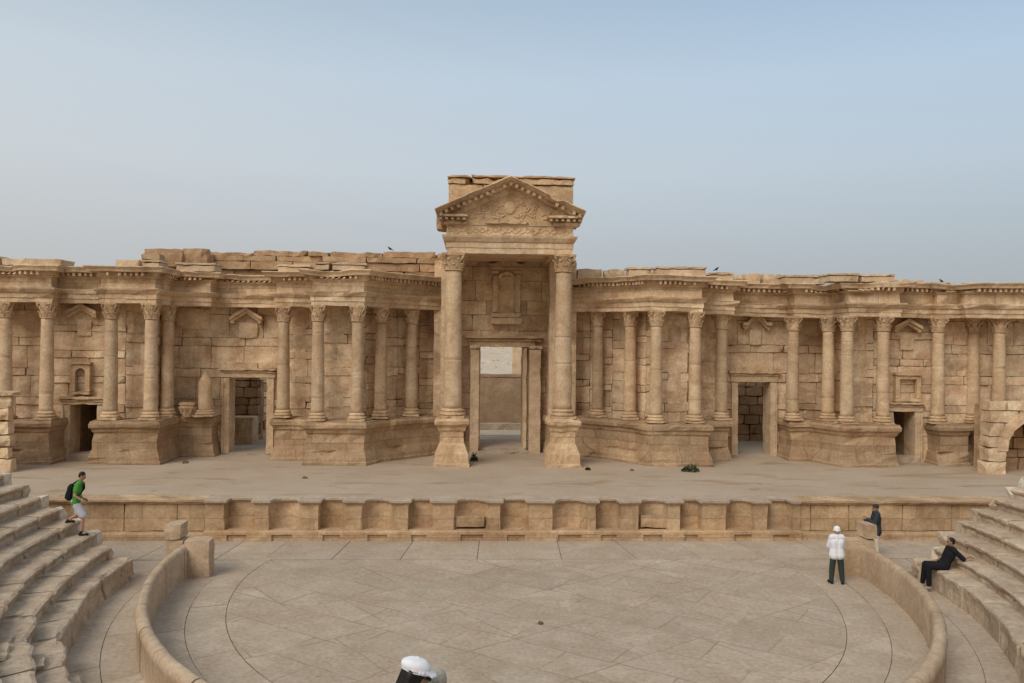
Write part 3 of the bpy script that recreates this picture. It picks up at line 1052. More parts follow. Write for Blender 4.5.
# ---- little gable hoods and niches above the doors
def hood(px0, px1, pyTop, pyBot, Y, arched, sd):
    xa, zb = onY(px0, pyBot, Y - .4); xb, _ = onY(px1, pyBot, Y - .4)
    xm = (xa + xb) / 2
    zt = onY((px0 + px1) / 2, pyTop, Y - .4)[1]
    mb = MB()
    w = (xb - xa) / 2
    n = 12
    for lay, (d0, th) in enumerate(((.44, .11), (.33, .20))):
        vs = []; fs = []
        for i in range(n + 1):
            t_ = -1 + 2 * i / n
            if arched:
                z = zb + (zt - zb) * (.18 if abs(t_) > .62 else .18 + .82 * math.cos(t_ / .62 * PI / 2) ** .8)
            else:
                z = zb + (zt - zb) * (1 - abs(t_))
            z0 = z - th * 1.4
            x = xm + t_ * w * (1 if lay == 0 else .95)
            for (y, zz) in ((Y - d0, z0 - lay * .02), (Y - d0, z - lay * .06), (Y + .1, z - lay * .06), (Y + .1, z0 - lay * .02)):
                vs.append((x, y, zz))
        for i in range(n):
            for j in range(4):
                p, q = i * 4 + j, i * 4 + (j + 1) % 4
                fs.append((p, p + 4, q + 4, q))
        fs += [(0, 1, 2, 3), (n * 4 + 3, n * 4 + 2, n * 4 + 1, n * 4)]
        mb.add(vs, fs)
    mb.erode(.018, 3, sd, .01)
    h = mb.build('pediment', M['carved'], sb, base)
    for sx in (xa + .06, xb - .24):
        mb = MB(); xbox(mb, sx, sx + .18, Y - .36, Y + .1, zb - .30, zb - .02, .1, .03, random.Random(sd)); mb.erode(.015, 4, sd)
        mb.build('bracket', M['carved'], h, base)
    # sunk panel frame under the hood
    return h


hood(65, 96, 303, 311, WB, False, 41)
hood(229, 262, 307, 317, WD, False, 42)
hood(743, 772, 314, 324, WD, True, 43)
hood(895, 923, 318.5, 326, WB, False, 44)


def niche(px0, px1, py0, py1, Y, arched, sd, fw=.10):
    """framed recess: the frame stands proud, the back is set in the wall"""
    xa, zb = onY(px0, py1, Y); xb, zt = onY(px1, py0, Y)
    mb = MB(); rr = random.Random(sd)
    w = xb - xa; hw = w / 2; xm = (xa + xb) / 2
    k = 10
    if arched:
        zs_ = zt - hw
        inner = [(xa, zb)] + [(xm - hw * math.cos(PI * i / k), zs_ + hw * math.sin(PI * i / k)) for i in range(k + 1)] + [(xb, zb)]
    else:
        inner = [(xa, zb), (xa, zt), (xb, zt), (xb, zb)]
    # slab with the opening cut out: front ring from inner outline to outer rectangle
    ox0, ox1, oz1 = xa - fw * 2, xb + fw * 2, zt + fw * 1.6
    outer = []
    for (x, z) in inner:
        if abs(z - zb) < 1e-6: outer.append((ox0 if x < xm else ox1, zb))
        elif arched:
            if z <= zs_ + 1e-6: outer.append((ox0 if x < xm else ox1, oz1 - .001 if False else z))
            else:
                t_ = (x - xa) / w
                outer.append((ox0 + (ox1 - ox0) * t_, oz1))
        else: outer.append((ox0 if x < xm else ox1, oz1))
    vs = []; fs = []
    yf, yb = Y - .27, Y - .09
    n = len(inner)
    for (x, z), (X, Z) in zip(inner, outer):
        vs += [(x, yf, z), (X, yf, Z), (x, yb, z), (X, yb + .2, Z)]
    for i in range(n - 1):
        o = i * 4
        fs += [(o, o + 4, o + 5, o + 1), (o, o + 2, o + 6, o + 4), (o + 1, o + 5, o + 7, o + 3)]
    mb.add(vs, fs)
    xbox(mb, ox0 - .05, ox1 + .05, Y - .34, Y + .1, zb - .16, zb, .2, .02, rr)
    xbox(mb, ox0 - .08, ox1 + .08, Y - .38, Y + .1, oz1 + .003, oz1 + .15, .2, .02, rr)
    mb.erode(.01, 3, sd)
    nobj = mb.build('niche', M['carved'], sb, base)
    return nobj


niche(77.5, 88, 368, 391, WB, True, 51)
niche(897, 914, 379, 398, WB, False, 52)
# block panel over the left and right doors
wbox('wall_panel', 232, 258, 362, 369, WD, .2, 'carved')
wbox('wall_panel', 744, 769, 367, 372, WD, .2, 'carved')
wbox('wall_panel', 238, 258, 322, 338, WD, .13, 'jamb')
wbox('wall_panel', 749, 762, 329, 345, WD, .13, 'jamb')
wbox('wall_panel', 900, 915, 334, 350, WB, .13, 'jamb')
wbox('wall_panel', 76, 92, 319, 336, WB, .13, 'jamb')
wbox('wall_panel', 176, 210, 308, 329, WD, .12, 'wall')
# low bench of stone at the foot of the recess, right of left door
# passage roofs over the two small dark doors
for k_ in ('d1', 'd4'):
    a, b, t_, Y = DO[k_]
    mb = MB(); plainbox(mb, a - .8, b + .8, Y + 1.2, Y + 6.0, t_ + .45, t_ + .8)
    plainbox(mb, a - .9, a - .25, Y + .92, Y + 6.0, ST - .05, t_ + .449)
    plainbox(mb, b + .25, b + .9, Y + .92, Y + 6.0, ST - .05, t_ + .449)
    xbox(mb, a - .25, b + .25, Y + 4.0, Y + 4.5, ST - .05, t_ + .44, .3, .03)
    mb.erode(.04, 1.5, 2); mb.build('passage_vault', M['rubble'], sb, base)

# ================================================================= PORTICO
PX = 1.53
po = (PX, 37.6, ST)
pc = empty('portico', po, 'tall central stone porch with two high Corinthian columns, carved triangular pediment and great doorway', 'porch')
for i, xc in enumerate((atX(452, 37.6, 440), atX(562.3, 37.6, 440))):
    rr = random.Random(60 + i)
    mb = MB()
    ring0 = [(.86, ST - .05), (.86, ST + .12), (.82, ST + .14), (.80, ST + .55), (.64, ST + .92), (.57, ST + 1.02), (.56, ST + 1.24), (.53, ST + 1.27), (.56, ST + 1.30), (.56, ST + 1.52), (.64, ST + 1.60), (.67, ST + 1.72), (.82, ST + 1.86), (.84, ST + 2.02), (.74, ST + 2.12)]
    vs = []; fs = []; q = 8
    for (h_, z) in ring0:
        h_ *= .92
        for sx, sy, ex, ey in ((-1, -1, 1, 0), (1, -1, 0, 1), (1, 1, -1, 0), (-1, 1, 0, -1)):
            for j in range(q):
                vs.append((xc + h_ * (sx + ex * 2 * j / q), 37.6 + h_ * (sy + ey * 2 * j / q), z))
    m_ = 4 * q
    for r_ in range(len(ring0) - 1):
        for j in range(m_):
            fs.append((r_ * m_ + j, r_ * m_ + (j + 1) % m_, (r_ + 1) * m_ + (j + 1) % m_, (r_ + 1) * m_ + j))
    fs.append(tuple((len(ring0) - 1) * m_ + j for j in range(m_)))
    mb.add(vs, fs); mb.erode(.035 + .03 * i, 2.4, i * 5 + 2, .02 + .02 * i)
    mb.build('pedestal', M['carved'], pc, po)
    c = make_column(pc, Vector((xc, 37.6, ST + 2.11)) - Vector(po), 10.87 - ST - 2.11, .418, 70 + i, .78, .42)
# side walls of the porch recess, with antae
for sx, sd in ((-1, 81), (1, 82)):
    x_in = PX + sx * 2.62
    mb = MB()
    if sx < 0:
        ashlar(mb, (x_in, 41.0), (x_in, 42.4), ST - .05, 10.9, .5, .9, (), sd, (.6, .9), (.9, 1.8), .015, .008, .003)
        ashlar(mb, (x_in - .75, 41.0), (x_in - .0, 41.0), ST - .05, 10.9, .6, 1.2, (), sd + 3)
    else:
        ashlar(mb, (x_in, 42.4), (x_in, 41.0), ST - .05, 10.9, .5, .9, (), sd, (.6, .9), (.9, 1.8), .015, .008, .003)
        ashlar(mb, (x_in, 41.0), (x_in + .75, 41.0), ST - .05, 10.9, .6, 1.2, (), sd + 3)
    mb.erode(.025, 1.8, sd, .015); mb.build('side_wall', M['wall'], pc, po)
for px_ in (446, 554.5):
    x = atX(px_, 40.4, 350)
    mb = MB(); xbox(mb, x - .28, x + .28, 40.35, 41.1, PT, 10.86, .4, .02, random.Random(3)); mb.erode(.015, 2, 5)
    mb.build('anta', M['jamb'], pc, po)
YW = 42.3
da, db = onY(480, 420, YW)[0], onY(522.5, 420, YW)[0]
dz = onY(500, 347, YW)[1]
mb = MB()
x0_ = PX - 2.65
ashlar(mb, (x0_, YW), (PX + 2.65, YW), ST - .05, 11.75, .45, .9, [(da - x0_ - .02, db - x0_ + .02, 0, dz + .02)], 90, (.7, .95), (1.4, 2.6), .012, .008, .003)
mb.erode(.025, 1.7, 6, .015); mb.build('back_wall', M['wall'], pc, po)
# great doorway
rr = random.Random(91)
mb = MB(); xbox(mb, da - .62, db + .62, YW - .25, YW + .9, dz, dz + .42, .3, .02, rr)
mb.erode(.02, 2, 3); gd = mb.build('doorway', M['jamb'], pc, po)
for (p, q, dep) in ((da - .48, da, .8), (db, db + .2, .8)):
    mb = MB(); xbox(mb, p, q, YW - .22, YW + dep, ST - .02, dz - .004, .3, .02, rr); mb.erode(.015, 2, p); mb.build('jamb', M['jamb'], gd, po)
mb = MB(); x_ = onY(534.5, 420, 41.7)[0]; xbox(mb, x_ - .30, x_ + .30, 41.55, 42.2, ST - .02, dz - .1, .3, .02, rr); xbox(mb, x_ - .36, x_ + .36, 41.5, 42.2, dz - .098, dz + .12, .2, .03, rr)
mb.erode(.015, 2, 8); mb.build('jamb', M['jamb'], gd, po)
mb = MB(); x_ = onY(474.5, 420, 41.7)[0]; xbox(mb, x_ - .25, x_ + .22, 41.6, 42.07, ST - .02, dz - .1, .3, .02, rr); xbox(mb, x_ - .3, x_ + .27, 41.55, 42.07, dz - .098, dz + .12, .2, .03, rr)
mb.erode(.015, 2, 9); mb.build('jamb', M['jamb'], gd, po)
mb = MB(); xa, zc = onY(465, 333, YW - .5); xb = atX(543, YW - .5)
xbox(mb, xa, xb, YW - .5, YW + .3, dz + .424, dz + .60, .22, .03, rr); xbox(mb, xa + .1, xb - .1, YW - .36, YW + .3, dz + .30, dz + .421, .22, .02, rr)
mb.erode(.02, 2.5, 4); mb.build('cornice', M['carved'], gd, po)
mb = MB(); xbox(mb, da - .3, db + .5, YW - .9, YW + .9, ST - .05, ST + .10, .3, .03, rr); xbox(mb, da - .1, db + .2, YW - .35, YW + 3.5, ST - .04, ST + .24, .3, .03, rr)
mb.erode(.015, 2, 6); mb.build('threshold', M['paving'], gd, po)
# passage behind the door
mb = MB()
ashlar(mb, (db + .12, 46.2), (db + .12, YW + .92), ST - .05, 8.5, .45, .9, (), 95)
ashlar(mb, (da - .6, YW + .92), (da - .6, 46.2), ST - .05, 8.5, .45, .9, (), 96)
mb.erode(.025, 1.7, 6, .015); mb.build('passage_wall', M['wall'], pc, po)
# aedicule over the door
mb = MB()
xa, za = onY(490, 324, YW - .3); xb, zt = onY(523, 262, YW - .3)
rr = random.Random(97)
xbox(mb, xa + .25, xb - .25, YW - .06, YW + .2, za + .5, zt - .75, .3, .0, rr)
mb.erode(.004, 2); aed = mb.build('aedicule', M['wall'], pc, po)
for p in (xa + .1, xb - .38):
    mb = MB(); xbox(mb, p, p + .28, YW - .30, YW + .1, za + .58, zt - .62, .3, .02, rr); xbox(mb, p - .05, p + .33, YW - .34, YW + .1, zt - .618, zt - .42, .2, .02, rr)
    mb.erode(.012, 3, p); mb.build('pilaster', M['jamb'], aed, po)
mb = MB(); xbox(mb, xa, xb, YW - .42, YW + .1, za, za + .34, .2, .02, rr); xbox(mb, xa + .06, xb - .06, YW - .36, YW + .1, za + .343, za + .577, .2, .02, rr)
mb.erode(.015, 3, 3); mb.build('sill', M['jamb'], aed, po)
mb = MB(); xbox(mb, xa - .02, xb + .02, YW - .36, YW + .1, zt - .418, zt - .25, .2, .02, rr)
vs = []; fs = []
n_ = 14
for i in range(n_ + 1):
    t_ = -1 + 2 * i / n_
    z = zt - .24 + (.30 * math.cos(t_ * PI / 2) if abs(t_) < .7 else .12)
    x = (xa + xb) / 2 + t_ * ((xb - xa) / 2 + .08)
    for (y, zz) in ((YW - .48, zt - .247), (YW - .48, z), (YW + .1, z), (YW + .1, zt - .247)): vs.append((x, y, zz))
for i in range(n_):
    for j in range(4):
        p, q = i * 4 + j, i * 4 + (j + 1) % 4
        fs.append((p, p + 4, q + 4, q))
fs += [(0, 1, 2, 3), (n_ * 4 + 3, n_ * 4 + 2, n_ * 4 + 1, n_ * 4)]
mb.add(vs, fs); mb.erode(.015, 3, 4); mb.build('hood', M['carved'], aed, po)
# arched inner panel of the aedicule
mb = MB()
xm = (xa + xb) / 2; hw = (xb - xa) / 2 - .46
zs_ = zt - 1.0 - .0
for i in range(12):
    a0_, a1_ = PI * i / 12, PI * (i + 1) / 12
    vs = []
    for a_ in (a0_, a1_):
        for rr_ in (hw, hw + .14):
            for y in (YW - .16, YW - .02):
                vs.append((xm - rr_ * math.cos(a_), y, zs_ + rr_ * math.sin(a_)))
    mb.add(vs, [(0, 4, 6, 2), (0, 1, 5, 4), (2, 6, 7, 3)])
for sx in (-1, 1):
    p = xm + sx * (hw + .07)
    xbox(mb, p - .07, p + .07, YW - .16, YW + .02, za + .58, zs_, .3, .01, random.Random(2))
mb.build('niche_frame', M['wall'], aed, po)

# porch entablature, three sides
EY = 37.2; EX0, EX1 = -1.27, 4.38; EZ = 10.86
pathE = [(EX0, 42.2), (EX0, EY), (EX1, EY), (EX1, 42.2)]
mb = MB(); sweep(mb, pathE, [(-.95, EZ), (0, EZ), (0, EZ + .25), (.03, EZ + .26), (.03, EZ + .50), (.08, EZ + .53), (.19, EZ + .70), (.22, EZ + .80), (.03, EZ + .82), (.02, EZ + 1.22), (.05, EZ + 1.28), (-.95, EZ + 1.28)], .26, .3)
mb.erode(.02, 2, 9, .01); en = mb.build('entablature', M['entab'], pc, po)
# carved scroll frieze
mb = MB(); rr = random.Random(12)
x = EX0 + .12
while x < EX1 - .1:
    z = EZ + 1.02 + .05 * math.sin(x * 9)
    for j in range(7):
        a = 2 * PI * j / 7
        capsule(mb, (x + .10 * math.cos(a), EY - .03, z + .10 * math.sin(a)), (x + .10 * math.cos(a + .9), EY - .03, z + .10 * math.sin(a + .9)), .032, .03, 5, 1)
    capsule(mb, (x + .05, EY - .03, z - .10), (x + .26, EY - .03, z + .1), .03, .03, 5, 1)
    x += .29
mb.erode(.015, 5, 2); mb.build('carved_frieze', M['carved'], en, po)
# ceiling slab
mb = MB(); plainbox(mb, EX0 + .6, EX1 - .6, EY + .6, 42.6, EZ + .12, EZ + .7); mb.build('ceiling', M['wall'], pc, po)
# pediment
PZ = EZ + 1.28
ax0, az0 = onY(434.5, 207, 36.45); ax1, az1 = onY(586.5, 212, 36.45); apx, apz = onY(512, 175.5, 36.3)
PZe = (az0 + az1) / 2 - .12
PYF = 36.5
mb = MB()
tri = [(EX0 + .0, PZ - .02), (EX1 - .0, PZ - .02), (EX1, PZ + .35), (PX, apz - .35), (EX0, PZ + .35)]
vs = [(x, 37.13, z) for x, z in tri] + [(x, 39.5, z) for x, z in tri]
mb.add(vs, [(0, 1, 2, 3, 4), (9, 8, 7, 6, 5)] + [(i, i + 5, (i + 1) % 5 + 5, (i + 1) % 5) for i in range(5)])
pd = mb.build('pediment', M['carved'], pc, po)
# tympanum relief: central disc flanked by foliage
mb = MB(); rr = random.Random(14)
ellipsoid(mb, (PX, 37.12, PZ + .78), (.27, .10, .30), 20, 10)
for i in range(80):
    sx = rr.choice((-1, 1)); t_ = rr.random()
    x = PX + sx * (.3 + 1.5 * t_); z = PZ + .25 + rr.random() * max(.1, (.95 - .62 * t_))
    a = rr.uniform(0, PI)
    capsule(mb, (x, 37.12, z), (x + .16 * math.cos(a), 37.11, z + .12 * math.sin(a)), .05, .03, 6, 2)
for (p, q) in ((-1.1, 1.3),):
    xbox(mb, PX - 1.15, PX + .9, 36.95, 37.4, PZ + .02, PZ + .22, .2, .06, rr)
mb.erode(.02, 4, 5); mb.build('relief', M['carved'], pd, po)
# horizontal cornice, only its two ends survive
for (xa_, xb_) in ((EX0 - .45, EX0 + .95), (EX1 - 1.2, EX1 + .42)):
    mb = MB(); rr = random.Random(int(xa_ * 9))
    xbox(mb, xa_ + .28, xb_ - .05, 36.95, 37.6, PZ - .02, PZ + .16, .2, .03, rr)
    xbox(mb, xa_, xb_, 36.62, 37.6, PZ + .28, PZ + .42, .2, .03, rr)
    x = xa_ + .1
    while x < xb_ - .12:
        xbox(mb, x, x + .15, 36.72, 37.3, PZ + .155, PZ + .285, .3, .01, rr); x += .26
    xbox(mb, xa_ + .2, xb_ - .02, 37.0, 37.6, PZ + .162, PZ + .275, .3, .01, rr)
    mb.erode(.018, 3, 5); mb.build('horizontal_cornice', M['entab'], pd, po)
# raking cornices
for (xe, ze, sd, cut) in ((ax0, PZe + .1, 1, 0), (ax1, PZe + .1, 2, 1)):
    a = Vector((xe, 0, ze)); b = Vector((PX + (.03 if xe > PX else -.03), 0, apz))
    d = (b - a); L = d.length; d /= L
    nrm = Vector((-d.z, 0, d.x)) if d.x > 0 else Vector((d.z, 0, -d.x))
    mb = MB(); rr = random.Random(sd + 20); k = 22
    for (o0, o1, y0_) in ((-.20, 0.0, PYF - .2), (-.36, -.205, PYF + .28), (-.58, -.365, PYF + .52)):
        vs = []; fs = []
        for i in range(k + 1):
            t_ = i / k
            p = a + d * (L * t_)
            brk = .10 if (cut and .36 < t_ < .5) else 0
            o = o1 - brk * (1 if o1 == 0 else 0)
            for (oo, y) in ((o0, y0_ + brk * 2 + (.34 if o1 == 0 else .1)), (o - (.04 if o1 == 0 else 0), y0_ + brk * 2), (o, y0_ + brk * 2 + .03), (o, 38.6), (o0, 38.6)):
                q = p + nrm * oo
                vs.append((q.x, y, q.z))
        for i in range(k):
            for j in range(5):
                p, q = i * 5 + j, i * 5 + (j + 1) % 5
                fs.append((p, p + 5, q + 5, q))
        fs += [(0, 1, 2, 3, 4), tuple(k * 5 + j for j in (4, 3, 2, 1, 0))]
        mb.add(vs, fs)
    m_ = int(L / .27)
    for i in range(m_):
        if rr.random() < .06 or (cut and .38 < i / m_ < .48): continue
        p = a + d * (L * (i + .6) / m_ - .065)
        vs = []
        for (s_, oo) in ((0, -.345), (.14, -.345), (.14, -.195), (0, -.195)):
            q = p + d * s_ + nrm * oo
            vs += [(q.x, PYF + .06, q.z), (q.x, PYF + .6, q.z)]
        mb.add(vs, [(0, 2, 4, 6), (0, 1, 3, 2), (2, 3, 5, 4), (4, 5, 7, 6), (6, 7, 1, 0)])
    mb.erode(.025, 2.5, sd, .012); mb.build('raking_cornice', M['entab'], pd, po)
# attic behind the pediment
mb = MB(); rr = random.Random(31)
AX0, AX1 = onY(448.5, 190, 38.4)[0], onY(574, 190, 38.4)[0]
zt = onY(511, 176, 38.4)[1]
ashlar(mb, (AX0, 38.4), (AX1, 38.4), PZ - .1, zt - .42, .5, 3.8, (), 32, (.6, .8), (1.6, 3.2), .012, .02, .008)
mb.erode(.015, 2, 3); at = mb.build('attic', M['carved'], pc, po)
mb = MB()
for (xa_, xb_, dz_) in ((AX0 - .06, AX0 + 1.05, .0), (AX0 + 1.056, AX1 + .06, .02)):
    xbox(mb, xa_, xb_, 38.3, 42.2, zt - .415 + dz_, zt - .13 + dz_, .25, .05, rr)
    xbox(mb, xa_ - .03, xb_ + .03, 38.22, 42.2, zt - .127 + dz_, zt + dz_, .25, .04, rr)
mb.erode(.018, 1.8, 4, .012); mb.build('cornice', M['carved'], at, po)
mb = MB(); x_, z_ = onY(441, 222, 38.3); xbox(mb, x_ - .22, x_ + .5, 38.2, 39.5, z_ - .35, z_ + .55, .2, .05, rr); mb.erode(.03, 2, 2); mb.build('corner_block', M['rubble'], pc, po)

# ================================================================= THINGS ON THE PEDESTAL LEFT OF THE SECOND DOOR
x_ = onY(205, 405, 39.85)[0]
mb = MB(); k = 14; prof = []
H = onY(205, 371, 39.85)[1] - PT
for i in range(k + 1):
    t_ = i / k
    r_ = .31 if t_ < .72 else .31 * max(.12, 1 - ((t_ - .72) / .28) ** 1.3)
    prof.append((r_, .26 + (H - .26) * t_))
lathe(mb, (x_, 39.85, PT - .0), prof, 16); mb.erode(.03, 3, 3)
o = mb.build('broken_column', M['column'], None, (x_, 39.85, PT - .03), True)
tag(o, 'pointed stump of a broken column standing on the podium left of the second doorway', 'column stump')
mb = MB(); xbox(mb, x_ - .5, x_ + .5, 39.4, 40.3, PT - .02, PT + .1, .2, .02, random.Random(2)); lathe(mb, (x_, 39.85, PT), [(.46, .1), (.47, .16), (.38, .2), (.40, .26), (.33, .30)], 18)
mb.erode(.015, 3); mb.build('column_base', M['carved'], o, (x_, 39.85, PT - .03))
x_ = onY(187.5, 410, 39.75)[0]
mb = MB(); lathe(mb, (x_, 39.75, PT - .02), [(.22, 0), (.25, .1), (.24, .22), (.32, .34), (.36, .42), (.33, .52), (.38, .58), (.36, .66)], 14)
for i in range(8):
    a = i * PI / 4
    capsule(mb, (x_ + .26 * math.cos(a), 39.75 + .26 * math.sin(a), PT + .15), (x_ + .38 * math.cos(a), 39.75 + .38 * math.sin(a), PT + .4), .06, .05, 6, 2)
mb.erode(.03, 4, 1, .02)
o = mb.build('capital_fragment', M['carved'], None, (x_, 39.75, PT - .02)); tag(o, 'small broken carved capital lying on the podium beside the pointed column stump', 'capital')

# ================================================================= PARAPET ROUND THE ORCHESTRA
RI, RO = 9.84, 10.08
par = empty('parapet_wall', (CX, CY, 0), 'curved low stone parapet wall with rounded top enclosing the orchestra floor', 'wall')
rr = random.Random(21)
aL, aR = PI - .11, 2 * PI + .11
mb = MB(); a = aL; n = 24
prof = [(RI, -.05), (RI, .80), (RI + .03, .88), (RI + .08, .915), (RO - .08, .92), (RO - .02, .89), (RO + .02, .80), (RO + .02, .70), (RO, .66), (RO, -.05)]
for i in range(n):
    b = a + (aR - aL) / n * rr.uniform(.85, 1.15) if i < n - 1 else aR
    k = 8; vs = []; fs = []
    dz_ = rr.uniform(-.008, .008); dr = rr.uniform(-.008, .008)
    for j in range(k + 1):
        an = a + .0018 + (b - a - .0036) * j / k
        for (r_, z) in prof:
            vs.append((*pol(r_ + dr, an), z + (dz_ if z > 0 else 0)))
    m_ = len(prof)
    for j in range(k):
        for q in range(m_ - 1):
            p = j * m_ + q; fs.append((p, p + 1, p + 1 + m_, p + m_))
    mb.add(vs, fs)
    for e_ in (vs[:m_][::-1], vs[k * m_:]): mb.add(e_, [tuple(range(m_))])
    a = b
mb.erode(.010, 2.2, 3, .005); mb.build('curved_wall', M['parapet'], par, (CX, CY, 0), True)
for sgn, sd in ((0, 1), (1, 2)):
    f = (lambda x: x) if not sgn else (lambda x: 2 * CX - x)
    def pb(x0, x1, *a_, **k_):
        A, B = sorted((f(x0), f(x1)))
        xbox(mb, A, B, *a_, **k_)
    mb = MB(); pb(-8.30, -7.52, 24.2, 24.75, -.02, 1.08, .25, .02); mb.erode(.02, 2.4, sd, .01); mb.build('pillar', M['parapet'], par, (CX, CY, 0))
    mb = MB(); pb(-8.85 + .1 * sgn, -8.34, 24.4, 24.95, -.02, 1.05, .25, .02); pb(-8.9 + .12 * sgn, -8.4, 24.35, 25.0, 1.055, 1.5, .2, .022); mb.erode(.03, 2.4, sd + 3, .015); mb.build('end_post', M['parapet'], par, (CX, CY, 0))

# ================================================================= SEATING
seat = empty('stone_seating', (CX, CY, 0), 'curved worn stone seating tiers rising around the orchestra', 'seating')
so = (CX, CY, 0)
NROW = 14; R0 = 11.36; RUN = 0.56; RISE = 0.325; Z1 = 0.62


def end_angle(Rr, Y):
    return math.asin(max(-1, min(1, (Y - CY) / Rr / (1 if Y > CY else EK))))


for n in range(NROW):
    rr = random.Random(300 + n)
    r_ = R0 + RUN * n; z1 = Z1 + RISE * n; z0 = z1 - RISE - .2 if n else -.05
    ye = 24.35 + .07 * n - (.45 if n < 2 else 0)
    al, ar = PI - end_angle(r_, ye), 2 * PI + end_angle(r_, ye - .15)
    mb = MB(); a = al
    while a < ar - 1e-4:
        b = a + rr.uniform(.9, 1.7) / r_
        if ar - b < .45 / r_: b = ar
        k = max(3, int((b - a) * r_ / .16)); vs = []; fs = []
        dz_ = rr.uniform(-.02, .015); dr = rr.uniform(-.03, .03)
        ov = .04
        pr = [(r_ + .06, z0), (r_ + .055, z1 - .26), (r_ + .05, z1 - .17), (r_ - ov + .02, z1 - .12), (r_ - ov, z1 - .06), (r_ - ov + .01, z1 - .03), (r_ + .03, z1), (r_ + .18, z1 + .004), (r_ + .34, z1), (r_ + .52, z1 - .005), (r_ + RUN + .14, z1)]
        if n == 0:
            pr[0] = (r_ - .0, z0); pr[1] = (r_ + .01, z1 - .3); pr[2] = (r_, z1 - .15); pr[3] = (r_ - .01, z1 - .10); pr[4] = (r_ - .012, z1 - .05); pr[5] = (r_, z1 - .02); pr.insert(1, (r_ - .0, .02))
        m_ = len(pr); wear = rr.random()
        for j in range(k + 1):
            an = a + .003 + (b - a - .006) * j / k
            for q, (rad, z) in enumerate(pr):
                ed = 1 if 2 <= q <= 7 else 0
                w = noise.noise(Vector((an * r_ * 1.5, n * 3.7, rad * .4)))
                w2 = noise.noise(Vector((an * r_ * 4.5, n * 1.7 + 9, rad)))
                cut = max(0, w - .05) * .17 * ed + max(0, w2 - .1) * .09 * ed
                rad2 = rad + dr + cut
                zz = z + (dz_ if q > 0 else 0) - cut * .45 * (1 if q > 4 else .3)
                if q > 6: zz += .02 * noise.noise(Vector((an * r_ * 1.1, rad * 1.7, n))) - .025 * max(0, w2)
                vs.append((*pol(rad2, an), zz))
        for j in range(k):
            for q in range(m_ - 1):
                p = j * m_ + q; fs.append((p, p + 1, p + 1 + m_, p + m_))
        c0 = len(vs)
        fs += [tuple(range(m_))[::-1], tuple(k * m_ + q for q in range(m_))]
        mb.add(vs, fs); a = b
    mb.erode(.014, 3.2, n, .016)
    for p in mb.v: p += noise.noise_vector(p * 9.5) * .009
    mb.build('seat_row', M['seat'], seat, so)
    # end stones: newer pale blocks closing each row
    for sgn, an in ((0, al), (1, ar)):
        if n > 9: continue
        rr = random.Random(500 + n * 2 + sgn)
        rad = Vector((math.cos(an), math.sin(an)))
        tan = Vector((-rad.y, rad.x)) * (1 if sgn else -1)      # towards the stage
        c = Vector(pol(r_ - .06, an))
        if not sgn:
            u, nn = (-rad.x * -1, rad.y), None
        mb = MB()
        L_ = rr.uniform(.45, .7); D_ = rr.uniform(.3, .5)
        p = c + tan * D_ * .75
        # box spanned by the radial direction and the tangent
        if sgn:
            u = (rad.x, rad.y); nrm = (rad.y, -rad.x)
            q = c - tan * (D_ * .3)
            block(mb, (q.x, q.y, z1 - RISE - (.12 if n else .2)), u, nrm, L_, D_, RISE + .13 + (.05 if n == 0 else 0), .18, .04, 0, rr)
        else:
            u = (-rad.x, -rad.y); nrm = (-rad.y, rad.x)
            q = c + rad * L_ - tan * (D_ * .3)
            nrm2 = (u[1], -u[0])
            block(mb, (q.x, q.y, z1 - RISE - (.12 if n else .2)), u, nrm2, L_, D_, RISE + .13 + (.05 if n == 0 else 0), .18, .04, 0, rr)
        mb.erode(.02, 3, n)
        mb.build('end_stone', M['endstone'] if rr.random() < (.75 if not sgn else .35) and n > 0 else M['seat'], seat, so)
# bearing wall under the ends of the tiers, facing the stage
for sgn in (0, 1):
    rr = random.Random(40 + sgn); mb = MB()
    for n in range(NROW):
        r_ = R0 + RUN * n + .1; z1 = Z1 + RISE * n - .03
        ye = 24.3 + .07 * n - (.15 if sgn else 0)
        xx = math.sqrt(max(0, r_ * r_ - (ye - CY) ** 2))
        A, B = (CX - xx - RUN - .05, CX - xx) if not sgn else (CX + xx, CX + xx + RUN + .05)
        xbox(mb, A + .003 * n, B - .003 * n, ye - 2.2, ye, -.05, z1, .3, .03, rr)
    mb.erode(.02, 2, 7); mb.build('retaining_wall', M['wall'], seat, so)
# steps cut through the tiers near the viewer on the left
sx_, sy_ = onZ(62, 652, .6)
a_st = math.atan2((sy_ - CY) / EK, sx_ - CX) % (2 * PI)
for n in range(10):
    rr = random.Random(700 + n)
    r_ = R0 + RUN * n; z1 = Z1 + RISE * n
    w = .95 / r_
    am = a_st + w / 2
    tan = Vector((-math.sin(am), EK * math.cos(am))).normalized(); rad = Vector((tan.y, -tan.x))
    mb = MB()
    zb = z1 - RISE if n else 0
    c = Vector(pol(r_, am)) - rad * .30 - tan * .48
    h_ = RISE * .5 if n else .27
    U = (tan.x, tan.y); N_ = (tan.y, -tan.x)
    if N_[0] * rad.x + N_[1] * rad.y > 0:
        U = (-tan.x, -tan.y); c = Vector(pol(r_, am)) - rad * .30 + tan * .48; N_ = (U[1], -U[0])
    block(mb, (c.x, c.y, zb - .03), U, N_, .96, .45, h_ + .03, .14, .06, 0, rr)
    mb.erode(.035, 3, n, .015); mb.build('stair_step', M['seat'], seat, so)
